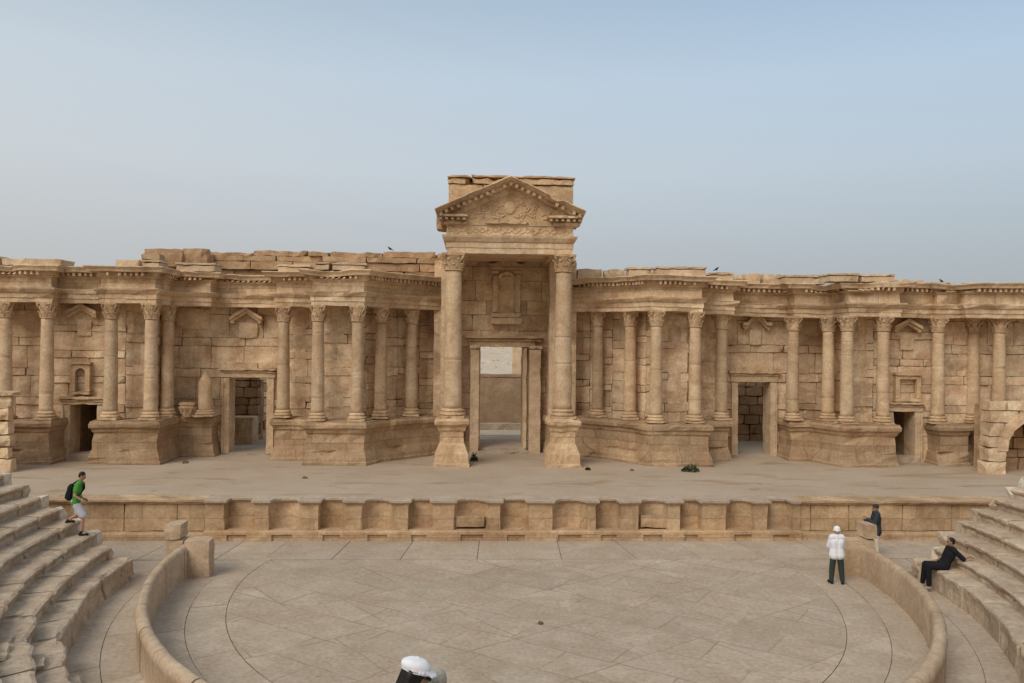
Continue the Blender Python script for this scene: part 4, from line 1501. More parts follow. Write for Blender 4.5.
# walkway behind the tiers
mb = MB()
r1_, r2_, zz_ = R0 + RUN * NROW + .05, 34.0, Z1 + RISE * (NROW - 1) - .03
vs = []; fs = []
for i in range(61):
    an = PI + .0 + PI * i / 60
    for r_ in (r1_, r2_):
        vs.append((*pol(r_, an), zz_))
for i in range(60):
    fs.append((i * 2, i * 2 + 2, i * 2 + 3, i * 2 + 1))
mb.add(vs, fs); mb.build('walkway', M['seat'], seat, so)

# ================================================================= SIDE WALLS OF THE STAGE (arched passages)
# right
rx = onY(990, 430, 35.2)[0]
sw = empty('arched_wall', (rx + 2, 35.5, ST), 'broken stone wall with an arched passage at the right end of the stage', 'wall')
swo = (rx + 2, 35.5, ST)
mb = MB(); rr = random.Random(51)
ztop = onY(985, 401, 35.2)[1]
ac = onY(1038, 460, 35.2)[0]; ar_ = ac - onY(1007, 465, 35.2)[0]
zsp = ST + 1.0
lev = ST - .05
hs = [.62, .5, .55, .6, .52, .6]
while lev < ztop - .1:
    h_ = min(hs[int((lev * 3) % 6)], ztop - lev)
    if ztop - lev - h_ < .2: h_ = ztop - lev
    x = rx + rr.uniform(-.05, .06) - (.12 if lev < ST + .5 else 0)
    zc = lev + h_ * .5
    hx = (ac - ar_) if zc < zsp else (ac - math.sqrt(max(0, ar_ ** 2 - (zc - zsp) ** 2)) if zc - zsp < ar_ else None)
    lim = hx if hx is not None else rx + 7
    while x < lim - .05:
        l = rr.uniform(.7, 1.4)
        if lim - x - l < .4: l = lim - x
        block(mb, (x, 35.2, lev), (1, 0), (0, -1), l - .008, .75, h_ - .008, .22, .018, .02, rr); x += l
    if hx is not None:
        x = 2 * ac - hx
        block(mb, (x, 35.2, lev), (1, 0), (0, -1), 2.0, .75, h_ - .008, .3, .02, .03, rr)
    lev += h_
mb.erode(.035, 1.7, 6, .025); mb.build('masonry', M['wall'], sw, swo)
mb = MB(); n = 9
for i in range(n):
    a0_, a1_ = PI - PI * i / n - .002, PI - PI * (i + 1) / n + .002
    vs = []
    for a_ in (a0_, a1_):
        for r_ in (ar_ - .02, ar_ + .42):
            for y in (35.19, 36.6):
                vs.append((ac + r_ * math.cos(a_), y, zsp + r_ * math.sin(a_)))
    mb.add(vs, [(0, 4, 6, 2), (0, 1, 5, 4), (2, 6, 7, 3), (0, 2, 3, 1), (4, 5, 7, 6)])
mb.erode(.02, 2, 3); mb.build('arch', M['wall'], sw, swo)
mb = MB(); ashlar(mb, (rx + .62, 36.75), (rx + 6, 36.75), ST - .05, ztop - .25, .35, .6, (), 55, (.45, .6), (.6, 1.2), .03, .02, .006); mb.erode(.03, 1.7, 3, .02); mb.build('inner_wall', M['rubble'], sw, swo)
# left
lx = onY(11, 430, 34.8)[0]
sw = empty('side_wall', (lx - 2, 35.2, ST), 'broken end of a stone wall with projecting top slab at the left edge of the stage', 'wall')
swo = (lx - 2, 35.2, ST)
mb = MB(); rr = random.Random(52); lev = ST - .05; ztop = onY(5, 391, 34.8)[1]
while lev < ztop - .2:
    h_ = rr.uniform(.45, .62)
    if ztop - .18 - lev - h_ < .2: h_ = ztop - .18 - lev
    x = lx - rr.uniform(0, .14)
    first = True
    while x > lx - 4:
        l = rr.uniform(.6, 1.1)
        block(mb, (x - l, 34.8, lev), (1, 0), (0, -1), l - .008, .5, h_ - .008, .2, .03, .03, rr); x -= l
    lev += h_
mb.erode(.06, 1.9, 2, .035); mb.build('masonry', M['wall'], sw, swo)
mb = MB(); xbox(mb, lx - 4, lx + .15, 34.7, 35.4, ztop - .175, ztop, .2, .04, rr); mb.erode(.025, 2, 4); mb.build('top_slab', M['carved'], sw, swo)

# ================================================================= RUINS BEHIND
def ruin(name, x0, x1, Y, z1, label, sd, course=(.4, .6), T=1.0, rag=.25, mat='rubble', drop=.0, holes=()):
    mb = MB(); ashlar(mb, (x0, Y), (x1, Y), 1.28, z1, .5, T, holes, sd, course, (.6, 1.4), .04, .025, .006, rag, drop, .3)
    mb.erode(.05, 1.6, sd, .03)
    o = mb.build(name, M[mat], None, ((x0 + x1) / 2, Y + T / 2, 1.32)); tag(o, label, 'wall', 'ruined walls behind the stage building')


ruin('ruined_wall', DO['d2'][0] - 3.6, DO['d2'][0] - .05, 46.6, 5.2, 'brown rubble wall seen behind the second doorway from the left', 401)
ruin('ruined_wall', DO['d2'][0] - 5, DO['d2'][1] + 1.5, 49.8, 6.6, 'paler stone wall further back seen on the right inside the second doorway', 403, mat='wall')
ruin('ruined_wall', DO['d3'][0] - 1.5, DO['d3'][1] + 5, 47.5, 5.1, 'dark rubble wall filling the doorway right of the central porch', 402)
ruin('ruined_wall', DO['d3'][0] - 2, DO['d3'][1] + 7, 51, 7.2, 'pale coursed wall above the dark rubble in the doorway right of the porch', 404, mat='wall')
mb = MB(); zt_ = onY(500, 374, 54)[1]
xbox(mb, -3, 6.5, 54, 55, 1.28, zt_ - .22, .4, .0, random.Random(4)); xbox(mb, -3, 6.5, 53.93, 55.05, zt_ - .217, zt_, .4, .03, random.Random(6))
mb.erode(.04, 1.2, 5, .02)
o = mb.build('ruined_wall', stone('plastered_mud_wall', (0.40, 0.285, 0.185), (0.34, 0.23, 0.14), (0.24, 0.145, 0.08), 0.5, None, 0.0, 0.0, 0.5), None, (1.75, 54.5, 1.32)); tag(o, 'plain brown wall seen through the great central doorway', 'wall', 'ruined walls behind the stage building')
mb = MB(); rr = random.Random(3); xa = atX(475, 53.4); xb = atX(530, 53.4)
za = onY(500, 428.5, 53.2)[1]
xbox(mb, xa - 2, xb + 2, 53.1, 53.98, 1.3, 1.75, .4, .04, rr); mb.erode(.03, 2)
o = mb.build('stone_bench', M['paving'], None, ((xa + xb) / 2, 53.5, 1.3)); tag(o, 'long low stone ledge at the foot of the wall behind the great doorway', 'ledge')
mb = MB(); x_ = onY(521, 360, 62)[0]; xbox(mb, x_ - .65, x_ + .8, 62, 63, 1.28, 9, .5, .03, rr); mb.erode(.03, 1.5)
o = mb.build('stone_pier', M['jamb'], None, (x_, 62.5, 1.3)); tag(o, 'pale squared stone pier standing behind the wall inside the great doorway', 'pier')
# block standing inside the left door
mb = MB(); xa, _ = onY(230, 430, 44.8); xb, zt_ = onY(253, 417, 44.8); xbox(mb, xa - .4, xb, 44.8, 46.0, 1.3, zt_, .3, .03, rr); mb.erode(.025, 2)
o = mb.build('stone_block', M['wall'], None, ((xa + xb) / 2, 45.4, 1.3)); tag(o, 'big squared brown stone block lying inside the second doorway from the left', 'stone block')

# distant stones on the desert behind
rr = random.Random(8)
sc = MB()
for i in range(260):
    y = rr.uniform(75, 260); x = (rr.uniform(-.06, .10)) * y
    s = rr.uniform(.2, .6) * (y / 120) ** .5
    gz = 2.2 if y < 90 else (2.2 + (y - 90) / 50 * 1.8 if y < 140 else 4 + (y - 140) / 110 * 10)
    ellipsoid(sc, (x, y, gz), (s * rr.uniform(.8, 2.2), s, s * .6), 6, 4)
sc.erode(.2, .9); o = sc.build('scattered_rubble', M['desert']); tag(o, 'pale stones strewn over the desert beyond the great doorway', 'rubble', kind='stuff')

# ================================================================= SMALL THINGS
def shrub(px, py, z, w, h, label, sd):
    x, y = onZ(px, py, z)
    rr = random.Random(sd); mb = MB()
    for i in range(int(500 * w)):
        a = rr.uniform(0, 2 * PI); q = rr.random() ** .5 * w / 2
        hz = h * (1 - (q / (w / 2)) ** 2) * rr.uniform(.15, 1.05)
        p = Vector((x + q * math.cos(a), y + q * math.sin(a) * .7, z + hz))
        d = Vector((rr.uniform(-1, 1), rr.uniform(-1, 1), rr.uniform(.1, 1.2))).normalized() * rr.uniform(.05, .10)
        s = d.orthogonal().normalized() * .016
        mb.add([p - s, p + s, p + d * .6 + s * 1.3, p + d, p + d * .6 - s * 1.3], [(0, 1, 2, 3, 4)])
    o = mb.build('shrub', M['plant'], None, (x, y, z)); tag(o, label, 'plant', 'green plants on the stage floor')
    mb = MB()
    for i in range(7):
        a = i * .9
        capsule(mb, (x, y, z - .02), (x + .2 * w * math.cos(a), y + .15 * w * math.sin(a), z + h * .5), .012, .006, 5, 1)
    mb.build('stem', M['plant'], o, (x, y, z))


shrub(690.5, 471.5, ST, .78, .32, 'low dark green shrub growing at the foot of the podium right of the porch', 1)
shrub(474, 461, ST, .36, .40, 'small round green shrub beside the left pedestal of the porch', 2)
shrub(588, 470, ST, .2, .1, 'tiny dark weed on the stage floor just right of the right porch pedestal', 3)


M['dark_stone'] = plain('dark_stone', (0.15, 0.105, 0.07), 0.9, 0.3, 9)


def pebble(px, py, z, s, label, sd, mat='dark_stone'):
    x, y = onZ(px, py, z)
    mb = MB(); ellipsoid(mb, (x, y, z + s * .25), (s, s * .8, s * .5), 10, 7); mb.erode(s * .4, 3 / s * .3, sd)
    o = mb.build('loose_stone', M[mat], None, (x, y, z)); tag(o, label, 'stone', 'small loose stones on the floors')


pebble(541, 624, 0, .075, 'small brown stone lying alone on the middle of the orchestra floor', 1)
pebble(305, 478.5, ST, .12, 'small dark stone lying on the left part of the stage floor', 2)
pebble(632, 470.5, ST, .09, 'tiny stone on the stage floor between the porch pedestal and the shrub', 3)
pebble(185, 463, ST, .16, 'low stone on the stage floor in front of the second doorway from the left', 4)


def bird(px, py, Y, label, face=1):
    x, z = onY(px, py, Y)
    mb = MB()
    ellipsoid(mb, (x, Y, z + .13), (.15, .075, .085), 12, 8, Matrix.Rotation(-.5 * face, 3, 'Y'))
    ellipsoid(mb, (x + .12 * face, Y, z + .25), (.05, .045, .05), 10, 7)
    capsule(mb, (x + .16 * face, Y, z + .25), (x + .21 * face, Y, z + .24), .014, .004, 6, 2)
    capsule(mb, (x - .10 * face, Y, z + .08), (x - .27 * face, Y, z + .0), .045, .02, 8, 2)
    capsule(mb, (x + .01, Y - .03, z + .08), (x + .02, Y - .03, z - .01), .008, .008, 5, 1)
    capsule(mb, (x + .01, Y + .03, z + .08), (x + .02, Y + .03, z - .01), .008, .008, 5, 1)
    mb.v = [Vector((x, Y, z - .01)) + (p - Vector((x, Y, z))) * .62 for p in mb.v]
    o = mb.build('bird', M['bird'], None, (x, Y, z), True); tag(o, label, 'bird', 'birds perched on the ruin')


bird(390, 250, 42.0, 'small dark bird perched on the ragged wall top left of the porch', -1)
bird(716.5, 270.5, 39.3, 'small dark bird perched on the attic right of the porch', 1)
bird(941.5, 282.5, 39.8, 'small dark bird perched on the cornice near the right end', -1)

# ================================================================= PEOPLE
def remeshed(name, mb, mat, voxel, parent=None, loc=(0, 0, 0), rz=0, smooth=3):
    me = bpy.data.meshes.new(name + '_raw'); me.from_pydata([tuple(p) for p in mb.v], [], mb.f); me.update()
    tmp = bpy.data.objects.new(name, me); COL.objects.link(tmp)
    md = tmp.modifiers.new('r', 'REMESH'); md.mode = 'VOXEL'; md.voxel_size = voxel; md.use_smooth_shade = True
    if smooth:
        sm = tmp.modifiers.new('s', 'SMOOTH'); sm.factor = .5; sm.iterations = smooth
    dg = bpy.context.evaluated_depsgraph_get()
    nm = bpy.data.meshes.new_from_object(tmp.evaluated_get(dg))
    bpy.data.objects.remove(tmp); bpy.data.meshes.remove(me)
    nm.name = name
    nm.materials.clear(); nm.materials.append(mat)
    for p in nm.polygons: p.use_smooth = True
    o = bpy.data.objects.new(name, nm); COL.objects.link(o)
    if parent: o.parent = parent
    else:
        o.location = loc; o.rotation_euler.z = rz
    return o


def V(*a): return Vector(a)


def hand(mb, wrist, d, palm_n, s=1.0, curl=.5, thumb_side=1):
    """palm and five bent fingers; d points along the hand, palm_n out of the palm"""
    d = d.normalized(); n = (palm_n - d * palm_n.dot(d)).normalized(); w = d.cross(n) * thumb_side
    k = wrist + d * .085 * s
    capsule(mb, wrist, wrist + d * .03 * s, .024 * s, .03 * s)
    for i in range(-1, 3):
        off = w * (.020 * (.5 - i)) * s
        capsule(mb, wrist + d * .02 * s + off * .7, k + off, .019 * s, .014 * s, 8, 2)
    for i, L in enumerate((.072, .080, .074, .058)):
        off = w * (.020 * (1.5 - i)) * s
        p = k + off
        a = curl * .6
        q1 = p + (d * math.cos(a) + n * math.sin(a)) * L * .45 * s
        q2 = q1 + (d * math.cos(a * 2.2) + n * math.sin(a * 2.2)) * L * .32 * s
        q3 = q2 + (d * math.cos(a * 3.2) + n * math.sin(a * 3.2)) * L * .25 * s
        capsule(mb, p, q1, .0105 * s, .0095 * s, 8, 2); capsule(mb, q1, q2, .0095 * s, .009 * s, 8, 2); capsule(mb, q2, q3, .009 * s, .0075 * s, 8, 2)
    t0 = wrist + d * .025 * s + w * .028 * s
    t1 = t0 + (d * .6 + w * .7 + n * .3).normalized() * .04 * s
    t2 = t1 + (d * .9 + w * .15 + n * .35).normalized() * .032 * s
    capsule(mb, t0, t1, .013 * s, .011 * s, 8, 2); capsule(mb, t1, t2, .011 * s, .009 * s, 8, 2)


def head(mb, c, fwd, up, s=1.0):
    """skull, jaw, nose, brow, ears"""
    f = fwd.normalized(); u = (up - f * up.dot(f)).normalized(); r = f.cross(u)
    rot = Matrix((r, f, u)).transposed()
    ellipsoid(mb, c + u * .025 * s - f * .008 * s, (.074 * s, .094 * s, .095 * s), 18, 12, rot)
    ellipsoid(mb, c + f * .022 * s - u * .045 * s, (.058 * s, .066 * s, .070 * s), 16, 10, rot)
    ellipsoid(mb, c + f * .066 * s - u * .092 * s, (.024 * s, .02 * s, .02 * s), 10, 8, rot)
    capsule(mb, c + f * .086 * s + u * .012 * s, c + f * .104 * s - u * .030 * s, .009 * s, .014 * s, 8, 3)
    for sg in (-1, 1):
        ellipsoid(mb, c + r * .075 * s * sg - f * .01 * s - u * .012 * s, (.010 * s, .02 * s, .032 * s), 8, 6, rot)
        capsule(mb, c + f * .080 * s + r * .018 * sg * s + u * .030 * s, c + f * .070 * s + r * .05 * sg * s + u * .028 * s, .009 * s, .007 * s, 6, 2)
    return rot, f, u, r


def face_parts(body, c, f, u, r, s=1.0):
    for sg in (-1, 1):
        mb = MB(); ellipsoid(mb, c + f * .084 * s + r * .032 * sg * s + u * .008 * s, (.013 * s, .010 * s, .008 * s), 10, 6)
        mb.build('eye', M['eye'], body, smooth=True)
    mb = MB(); capsule(mb, c + f * .088 * s - u * .058 * s - r * .02 * s, c + f * .088 * s - u * .058 * s + r * .02 * s, .006 * s, .006 * s, 6, 2)
    mb.build('mouth', M['lip'], body, smooth=True)


def person(J, loc, rz, label, skin, clothes, group='visitors in the ruined theatre', curl=.5, body_voxel=.009):
    """J: joints in local space (x right, y forward, z up)"""
    mb = MB()
    c = J['head']
    rot, f, u, r = head(mb, c, J['look'], J['up'])
    neck0, neck1 = J['neck'], c - u * .06 - f * .02
    capsule(mb, neck0, neck1, .060, .054)
    capsule(mb, J['pelvis'] + (J['hipR'] - J['pelvis']) * .55, J['pelvis'] + (J['hipL'] - J['pelvis']) * .55, .115, .115)
    sp = J['chest'] * .5 + J['pelvis'] * .5
    across = (J['shR'] - J['shL']).normalized()
    for sg in (-1, 1):
        capsule(mb, J['pelvis'] + across * .06 * sg, sp + across * .055 * sg, .105, .098)
        capsule(mb, sp + across * .055 * sg, J['chest'] + across * .075 * sg, .098, .108)
    capsule(mb, J['shL'] * .8 + J['neck'] * .2, J['shR'] * .8 + J['neck'] * .2, .062, .062)
    capsule(mb, J['chest'], J['neck'], .095, .06)
    for s_ in 'LR':
        capsule(mb, J['sh' + s_], J['el' + s_], .052, .041); capsule(mb, J['el' + s_], J['wr' + s_], .040, .026)
        capsule(mb, J['hip' + s_], J['kn' + s_], .086, .056); capsule(mb, J['kn' + s_], J['an' + s_], .055, .037)
        cal = J['kn' + s_].lerp(J['an' + s_], .3)
        ellipsoid(mb, cal, (.054, .054, .10), 10, 8)
        capsule(mb, J['an' + s_] - V(0, 0, .03), J['toe' + s_], .038, .026)
        hd = J['hd' + s_]; hand(mb, J['wr' + s_], hd[0], hd[1], 1.0, curl, hd[2])
    body = remeshed('person', mb, M[skin], body_voxel, None, loc, rz)
    tag(body, label, 'person', group)
    face_parts(body, c, f, u, r)
    for (name, mat, fn) in clothes:
        if name == 'shoe':
            for sd_ in 'LR':
                m2 = MB(); fn(m2, J, None, sd_); remeshed('shoe', m2, M[mat], .011, body, smooth=2)
            continue
        m2 = MB(); fn(m2, J, (c, f, u, r, rot))
        if mat not in ('shoe_dark', 'shoe_grey', 'hair_black', 'hair_grey'):
            q_ = 26 if name == 'cap' else 11
            for p in m2.v: p += noise.noise_vector(Vector((p.x * q_, p.y * q_, p.z * q_ * .55))) * (.006 if name == 'cap' else .009)
        remeshed(name, m2, M[mat], .011, body, smooth=2)
    return body


def top_garment(sleeve, hem, extra=.018, flare=.0, elbow_full=False):
    def fn(m, J, H):
        sp = J['chest'] * .5 + J['pelvis'] * .5
        across = (J['shR'] - J['shL']).normalized()
        e = extra
        hemp = J['pelvis'] - V(0, 0, hem)
        for sg in (-1, 1):
            capsule(m, hemp + across * .075 * sg, sp + across * .06 * sg, .115 + e + flare, .102 + e)
            capsule(m, sp + across * .06 * sg, J['chest'] + across * .08 * sg, .102 + e, .112 + e)
        capsule(m, J['shL'] * .84 + J['neck'] * .16, J['shR'] * .84 + J['neck'] * .16, .066 + e, .066 + e)
        capsule(m, J['chest'], J['neck'] - (J['neck'] - J['chest']) * .12, .098 + e, .06 + e)
        for s_ in 'LR':
            if sleeve <= 1:
                capsule(m, J['sh' + s_], J['sh' + s_].lerp(J['el' + s_], sleeve), .055 + e, .047 + e)
            else:
                capsule(m, J['sh' + s_], J['el' + s_], .055 + e, .046 + e)
                capsule(m, J['el' + s_], J['el' + s_].lerp(J['wr' + s_], sleeve - 1), .045 + e, .035 + e)
    return fn


def leg_garment(length, extra=.02, loose=.0):
    def fn(m, J, H):
        e = extra
        capsule(m, J['pelvis'] + (J['hipR'] - J['pelvis']) * .6 + V(0, 0, .03), J['pelvis'] + (J['hipL'] - J['pelvis']) * .6 + V(0, 0, .03), .118 + e, .118 + e)
        for s_ in 'LR':
            if length <= 1:
                capsule(m, J['hip' + s_], J['hip' + s_].lerp(J['kn' + s_], length), .092 + e, .068 + e + loose)
            else:
                capsule(m, J['hip' + s_], J['kn' + s_], .092 + e, .062 + e + loose)
                capsule(m, J['kn' + s_], J['kn' + s_].lerp(J['an' + s_], length - 1), .062 + e + loose, .045 + e + loose)
    return fn


def shoes(m, J, H, sides='LR'):
    for s_ in sides:
        a, t = J['an' + s_], J['toe' + s_]
        d = (t - a); d.z = 0; d.normalize()
        hz = min(a.z - .05, t.z)
        capsule(m, V(a.x, a.y, t.z + .005) - d * .04, t + V(0, 0, .004), .045, .040)
        capsule(m, V(a.x, a.y, t.z + .005) - d * .02, a + V(0, 0, .0), .046, .046)


def short_hair(m, J, H):
    c, f, u, r, rot = H
    ellipsoid(m, c + u * .042 - f * .022, (.080, .092, .088), 18, 12, rot)
    ellipsoid(m, c + u * .005 - f * .045, (.076, .062, .075), 16, 10, rot)


def long_hair(m, J, H):
    c, f, u, r, rot = H
    ellipsoid(m, c + u * .03 - f * .025, (.088, .098, .095), 18, 12, rot)
    for sg in (-1, 0, 1):
        capsule(m, c - f * .06 + r * .05 * sg + u * .02, c - f * .085 + r * .075 * sg - u * .20, .062, .055)
    for sg in (-1, 1):
        capsule(m, c + r * .075 * sg - f * .01 + u * .03, c + r * .085 * sg - f * .02 - u * .16, .035, .04)


def flat_cap(m, J, H):
    c, f, u, r, rot = H
    ellipsoid(m, c + u * .085 - f * .03, (.102, .126, .060), 22, 12, rot)
    ellipsoid(m, c + u * .06 - f * .01, (.098, .115, .05), 20, 10, rot)
    for i in range(24):                   # band and crown seams
        a = i * PI / 12
        d = r * math.cos(a) * .103 + f * (math.sin(a) * .122 - .01)
        capsule(m, c + u * .048 + d, c + u * .062 + d, .008, .008, 5, 1)
    ellipsoid(m, c + u * .148 - f * .03, (.012, .012, .008), 8, 5, rot)
    for i in range(-4, 5):
        a = i * .2
        capsule(m, c + u * .055 + f * .08 * math.cos(a) + r * .09 * math.sin(a), c + u * .035 + f * .155 * math.cos(a) + r * .12 * math.sin(a), .016, .010, 8, 2)


def cap_band(m, J, H):
    c, f, u, r, rot = H
    for i in range(28):
        a0, a1 = i * PI / 14, (i + 1) * PI / 14
        p = [c + u * .046 + r * math.cos(a) * .108 + f * (math.sin(a) * .127 - .01) for a in (a0, a1)]
        capsule(m, p[0], p[1], .011, .011, 6, 1)


def sunglasses(m, J, H):
    c, f, u, r, rot = H
    for sg in (-1, 1):
        ellipsoid(m, c + f * .100 + r * .035 * sg + u * .010, (.032, .016, .024), 10, 8, rot)
        capsule(m, c + f * .095 + r * .06 * sg + u * .014, c - f * .02 + r * .088 * sg + u * .014, .009, .009, 6, 1)
    capsule(m, c + f * .107 - r * .02 + u * .014, c + f * .107 + r * .02 + u * .014, .009, .009, 6, 1)


def sun_hat(m, J, H):
    c, f, u, r, rot = H
    ellipsoid(m, c + u * .06 - f * .01, (.094, .107, .090), 20, 12, rot)
    for i in range(20):
        a = 2 * PI * i / 20
        d = r * math.cos(a) * .9 + f * math.sin(a)
        capsule(m, c + u * .052 + d * .088 - f * .01, c + u * .010 + d * .112 - f * .01, .014, .011, 6, 2)


def knit_cap(m, J, H):
    c, f, u, r, rot = H
    ellipsoid(m, c + u * .055 - f * .012, (.086, .102, .085), 18, 12, rot)


def stand(h=1.72, lean=0.0):
    k = h / 1.72
    J = dict(pelvis=V(0, 0, .93), chest=V(0, .0 + lean * .3, 1.26), neck=V(0, -.01 + lean * .45, 1.47), head=V(0, .015 + lean * .6, 1.605), look=V(0, 1, 0), up=V(0, 0, 1),
             shL=V(-.175, -.005 + lean * .4, 1.40), shR=V(.175, -.005 + lean * .4, 1.40), hipL=V(-.09, 0, .89), hipR=V(.09, 0, .89),
             knL=V(-.10, .02, .49), knR=V(.10, .02, .49), anL=V(-.11, -.02, .09), anR=V(.11, -.02, .09), toeL=V(-.13, .13, .035), toeR=V(.13, .13, .035),
             elL=V(-.25, -.03, 1.11), elR=V(.25, -.03, 1.11), wrL=V(-.26, .08, .88), wrR=V(.26, .08, .88),
             hdL=(V(0, .15, -1), V(1, 0, 0), 1), hdR=(V(0, .15, -1), V(-1, 0, 0), -1))
    for q in J:
        if isinstance(J[q], Vector) and q not in ('look', 'up'): J[q] = J[q] * k
    return J


# --- 1: woman/man in white shirt and hat, back to the viewer, arms folded in front
J = stand(1.62)
J['shL'] = V(-.155, -.005, 1.33); J['shR'] = V(.155, -.005, 1.33); J['elL'] = V(-.205, .08, 1.06); J['elR'] = V(.205, .08, 1.06); J['wrL'] = V(-.03, .22, 1.10); J['wrR'] = V(.04, .19, 1.14)
J['hdL'] = (V(1, .05, .1), V(0, -1, 0), 1); J['hdR'] = (V(-1, .05, .1), V(0, -1, 0), -1)
J['anL'] = V(-.15, -.01, .085); J['anR'] = V(.16, -.03, .085); J['toeL'] = V(-.19, .12, .035); J['toeR'] = V(.20, .10, .035); J['knL'] = V(-.12, .02, .46); J['knR'] = V(.13, .02, .46)
x, y = onZ(836.5, 583.5, 0)
person(J, (x, y, 0.0), R(-8), 'person in white shirt, dark trousers and white hat standing on the orchestra floor', 'skin',
       [('shirt', 'white_cloth', top_garment(1.85, .05, .022, .016)), ('trousers', 'dark_green', leg_garment(1.95, .004, .016)), ('shoe', 'shoe_dark', shoes), ('sun_hat', 'white_cap', sun_hat), ('hair', 'hair_grey', short_hair)])

# --- 2: person in dark jacket behind the right end post, seen from the side, hands raised to the chest
J = stand(1.66)
J['look'] = V(0, 1, -.05)
J['elL'] = V(-.23, .10, 1.08); J['elR'] = V(.22, .06, 1.06); J['wrL'] = V(-.09, .30, 1.20); J['wrR'] = V(.08, .28, 1.12)
J['hdL'] = (V(.3, .6, .6), V(1, 0, 0), 1); J['hdR'] = (V(-.3, .7, .5), V(-1, 0, 0), -1)
x, _ = onY(876, 510, 26.6)
person(J, (x, 26.6, 0.0), R(80), 'person in dark jacket and pale trousers standing behind the right parapet end post', 'skin_dark',
       [('jacket', 'charcoal', top_garment(1.9, .10, .035, .015)), ('trousers', 'beige_cloth', leg_garment(1.95, .018, .01)), ('shoe', 'shoe_dark', shoes), ('cap', 'charcoal', knit_cap)])

# --- 3: man in black sitting on the first tier, leaning back on his arm
J = dict(pelvis=V(0, 0, .10), chest=V(0, -.17, .42), neck=V(0, -.22, .62), head=V(0, -.20, .76), look=V(.25, 1, -.02), up=V(0, 0, 1),
         shL=V(-.18, -.22, .555), shR=V(.18, -.20, .555), hipL=V(-.10, .03, .085), hipR=V(.10, .03, .085), knL=V(-.13, .45, .09), knR=V(.12, .44, .10),
         anL=V(-.14, .43, -.45), anR=V(.15, .50, -.45), toeL=V(-.17, .58, -.505), toeR=V(.18, .65, -.505),
         elL=V(-.30, -.42, .36), elR=V(.27, -.12, .30), wrL=V(-.26, -.58, .42), wrR=V(.16, .12, .20),
         hdL=(V(.1, -1, -.1), V(0, 0, -1), 1), hdR=(V(-.3, 1, -.1), V(0, 0, -1), 1))
a = .08
for _ in range(60):                       # walk along the front of the lowest tier to where he sits
    x, y = pol(R0 + .20, -a)
    if atX(943, y, 566) < x: break
    a += .005
person(J, (x, y, Z1), R(82), 'person dressed in black sitting on the lowest stone tier, leaning back on one arm', 'skin_dark',
       [('shirt', 'black_cloth', top_garment(.95, .02, .022)), ('trousers', 'black_cloth', leg_garment(1.92, .018, .008)), ('shoe', 'shoe_grey', shoes), ('hair', 'hair_black', short_hair)])

# --- 4: man in green T-shirt walking down the tiers
J = stand(1.74)
GH = 1.03
J['pelvis'] = V(0, .0, .94); J['chest'] = V(0, .05, 1.27); J['neck'] = V(0, .09, 1.48); J['head'] = V(0, .15, 1.61); J['look'] = V(0, 1, -.55)
J['shL'] = V(-.18, .07, 1.41); J['shR'] = V(.18, .09, 1.41)
J['hipL'] = V(-.09, 0, .90); J['hipR'] = V(.09, 0, .90)
J['knR'] = V(.10, .20, .53); J['anR'] = V(.11, .16, .10); J['toeR'] = V(.12, .31, .02)
J['knL'] = V(-.10, .08, .58); J['anL'] = V(-.10, -.19, .40); J['toeL'] = V(-.11, -.06, .35)
J['elL'] = V(-.25, -.02, 1.12); J['wrL'] = V(-.25, .16, .95); J['hdL'] = (V(.1, .8, -.5), V(1, 0, 0), 1)
J['elR'] = V(.25, .0, 1.12); J['wrR'] = V(.26, .20, .97); J['hdR'] = (V(-.1, .8, -.6), V(-1, 0, 0), -1)
for q in J:
    if isinstance(J[q], Vector) and q not in ('look', 'up'): J[q] = J[q] * GH
gz = Z1 + 2 * RISE
gy = 24.1
x, y = pol(R0 + RUN * 2.8, PI - end_angle(R0 + RUN * 2.8, gy))
person(J, (x, y, gz - .01), R(-72), 'person in green T-shirt and pale shorts with black shoes walking down the left tiers', 'skin',
       [('t_shirt', 'green', top_garment(.62, .03, .024)), ('shorts', 'pale_grey', leg_garment(.92, .024, .02)), ('shoe', 'shoe_dark', shoes), ('hair', 'hair_black', short_hair)])
# backpack worn by him
bp = MB()
for sg in (-1, 1):
    pass
    capsule(bp, V(.09 * sg, -.15, 1.06), V(.085 * sg, -.12, 1.32), .095, .085)
    capsule(bp, V(.07 * sg, -.21, 1.06), V(.06 * sg, -.19, 1.18), .06, .055)
    # shoulder straps
    for p, q in ((V(.11 * sg, -.08, 1.40), V(.115 * sg, .06, 1.50)), (V(.115 * sg, .06, 1.50), V(.12 * sg, .19, 1.40)), (V(.12 * sg, .19, 1.40), V(.13 * sg, .20, 1.25)), (V(.13 * sg, .20, 1.25), V(.16 * sg, .06, 1.08)), (V(.16 * sg, .06, 1.08), V(.12 * sg, -.09, 1.04))):
        capsule(bp, p, q, .02, .02)
bp.v = [p * GH for p in bp.v]
o = remeshed('backpack', bp, M['black_cloth'], .012, None, (x, y, gz - .01), R(-72), 2)
tag(o, 'black backpack worn by the person in the green T-shirt', 'backpack')

# --- 5, 6: two spectators standing on the tiers close to the camera, only their heads in view
def tier_z(x, y):
    q = math.hypot(x - CX, (y - CY) / EK)
    return Z1 + RISE * max(0, int((q - R0) / RUN))


def near_person(px, py, Y, rz, look, label, skin, clothes):
    x, z = onY(px, py, Y)
    fz = tier_z(x, Y)
    k = (z - fz) / 1.605
    J = stand(1.72 * k)
    J['look'] = look
    h = Matrix.Rotation(rz, 3, 'Z') @ J['head']
    return person(J, (x - h.x, Y - h.y, z - h.z), rz, label, skin, clothes)


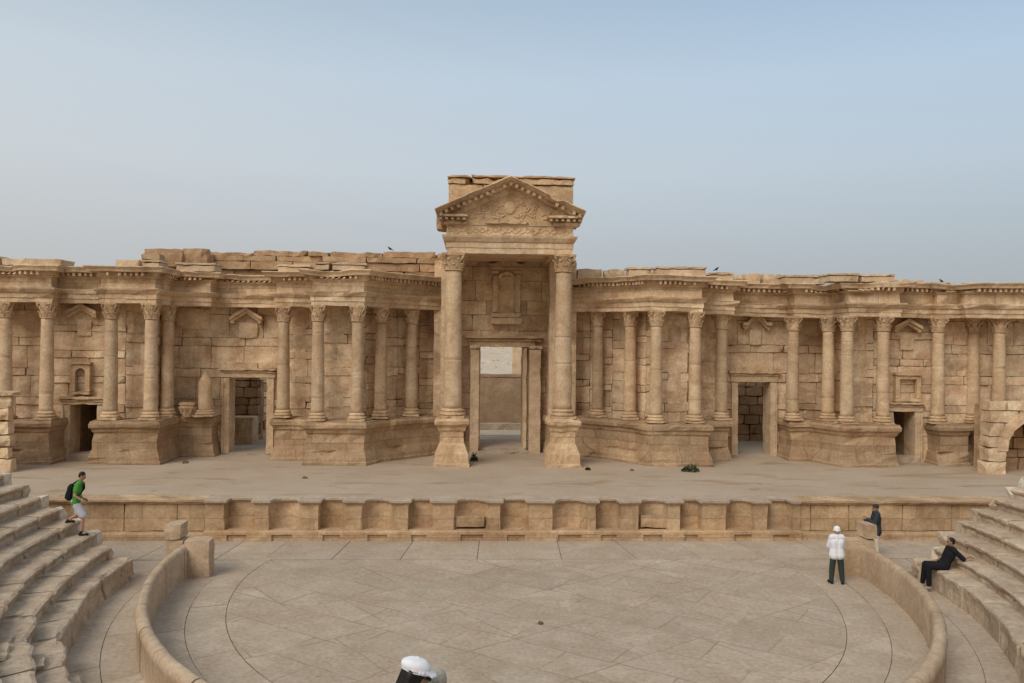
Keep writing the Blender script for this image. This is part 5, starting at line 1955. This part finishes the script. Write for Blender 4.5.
near_person(416.5, 676, 6.7, R(-68), V(.1, 1, -.30), 'person with long black hair and white peaked cap at the bottom edge', 'skin',
            [('blouse', 'blue_print', top_garment(1.2, .02, .02)), ('trousers', 'dark_green', leg_garment(1.95, .02)), ('shoe', 'shoe_grey', shoes), ('cap', 'white_cap', flat_cap), ('cap_band', 'pale_grey', cap_band), ('sunglasses', 'eye', sunglasses), ('hair', 'hair_black', long_hair)])
near_person(437.5, 684, 7.0, R(-25), V(0, 1, -.35), 'grey haired person just behind the white peaked cap at the bottom edge', 'skin_dark',
            [('shirt', 'beige_cloth', top_garment(1.2, .02, .02)), ('trousers', 'charcoal', leg_garment(1.95, .02)), ('shoe', 'shoe_grey', shoes), ('hair', 'hair_grey', short_hair)])

# ================================================================= LIGHT
w = bpy.data.worlds.new('World'); scene.world = w; w.use_nodes = True
t = NT(w.node_tree)
bg = w.node_tree.nodes['Background']
SUN_EL, SUN_AZ = R(43), R(216)       # azimuth clockwise from +Y
sky = t.node('ShaderNodeTexSky'); sky.sky_type = 'NISHITA'; sky.sun_disc = False
sky.sun_elevation = SUN_EL; sky.sun_rotation = SUN_AZ; sky.air_density = 1.0; sky.dust_density = 3.0; sky.ozone_density = 1.0
tc = t.node('ShaderNodeTexCoord')
sep = t.node('ShaderNodeSeparateXYZ'); t.link(tc.outputs['Generated'], sep.inputs[0])
# evening haze: pale grey at the horizon, soft blue above, whiter on the left
elev = t.math('MAXIMUM', sep.outputs[2], 0.0)
hl = t.ramp(elev, [(0.0, (.47, .46, .455)), (0.11, (.55, .555, .56)), (0.20, (.625, .655, .67)), (0.30, (.60, .665, .71)), (0.38, (.49, .575, .635)), (1.0, (.42, .47, .53))])
hr = t.ramp(elev, [(0.0, (.35, .375, .40)), (0.11, (.42, .465, .50)), (0.20, (.49, .575, .645)), (0.30, (.47, .60, .735)), (0.38, (.375, .515, .685)), (1.0, (.39, .45, .53))])
side = t.math('ADD', t.math('MULTIPLY', sep.outputs[0], 0.85), 0.5, True)
hz = t.mix(side, hl, hr)
# warm glow added to the unseen sky behind the viewer, as fill for the facade
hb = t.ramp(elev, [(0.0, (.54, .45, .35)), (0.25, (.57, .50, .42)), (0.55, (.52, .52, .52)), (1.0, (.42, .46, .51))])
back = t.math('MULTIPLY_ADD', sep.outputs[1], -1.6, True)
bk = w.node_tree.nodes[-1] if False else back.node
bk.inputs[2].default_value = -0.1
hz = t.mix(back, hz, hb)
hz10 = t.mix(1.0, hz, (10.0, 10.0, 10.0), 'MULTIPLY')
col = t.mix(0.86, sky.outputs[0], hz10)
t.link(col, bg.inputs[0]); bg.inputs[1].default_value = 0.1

sl = bpy.data.lights.new('sun', 'SUN'); sl.energy = 1.85; sl.angle = R(34); sl.color = (1.0, .93, .83)
so_ = bpy.data.objects.new('sun', sl); COL.objects.link(so_)
dirv = Vector((math.sin(SUN_AZ) * math.cos(SUN_EL), math.cos(SUN_AZ) * math.cos(SUN_EL), math.sin(SUN_EL)))
so_.rotation_euler = dirv.to_track_quat('Z', 'Y').to_euler()
so_.location = dirv * 60 + Vector((0, 20, 0))

scene.render.engine = 'CYCLES'
scene.view_settings.view_transform = 'Standard'
scene.view_settings.look = 'None'
scene.view_settings.exposure = 0.1
scene.view_settings.gamma = 1.0
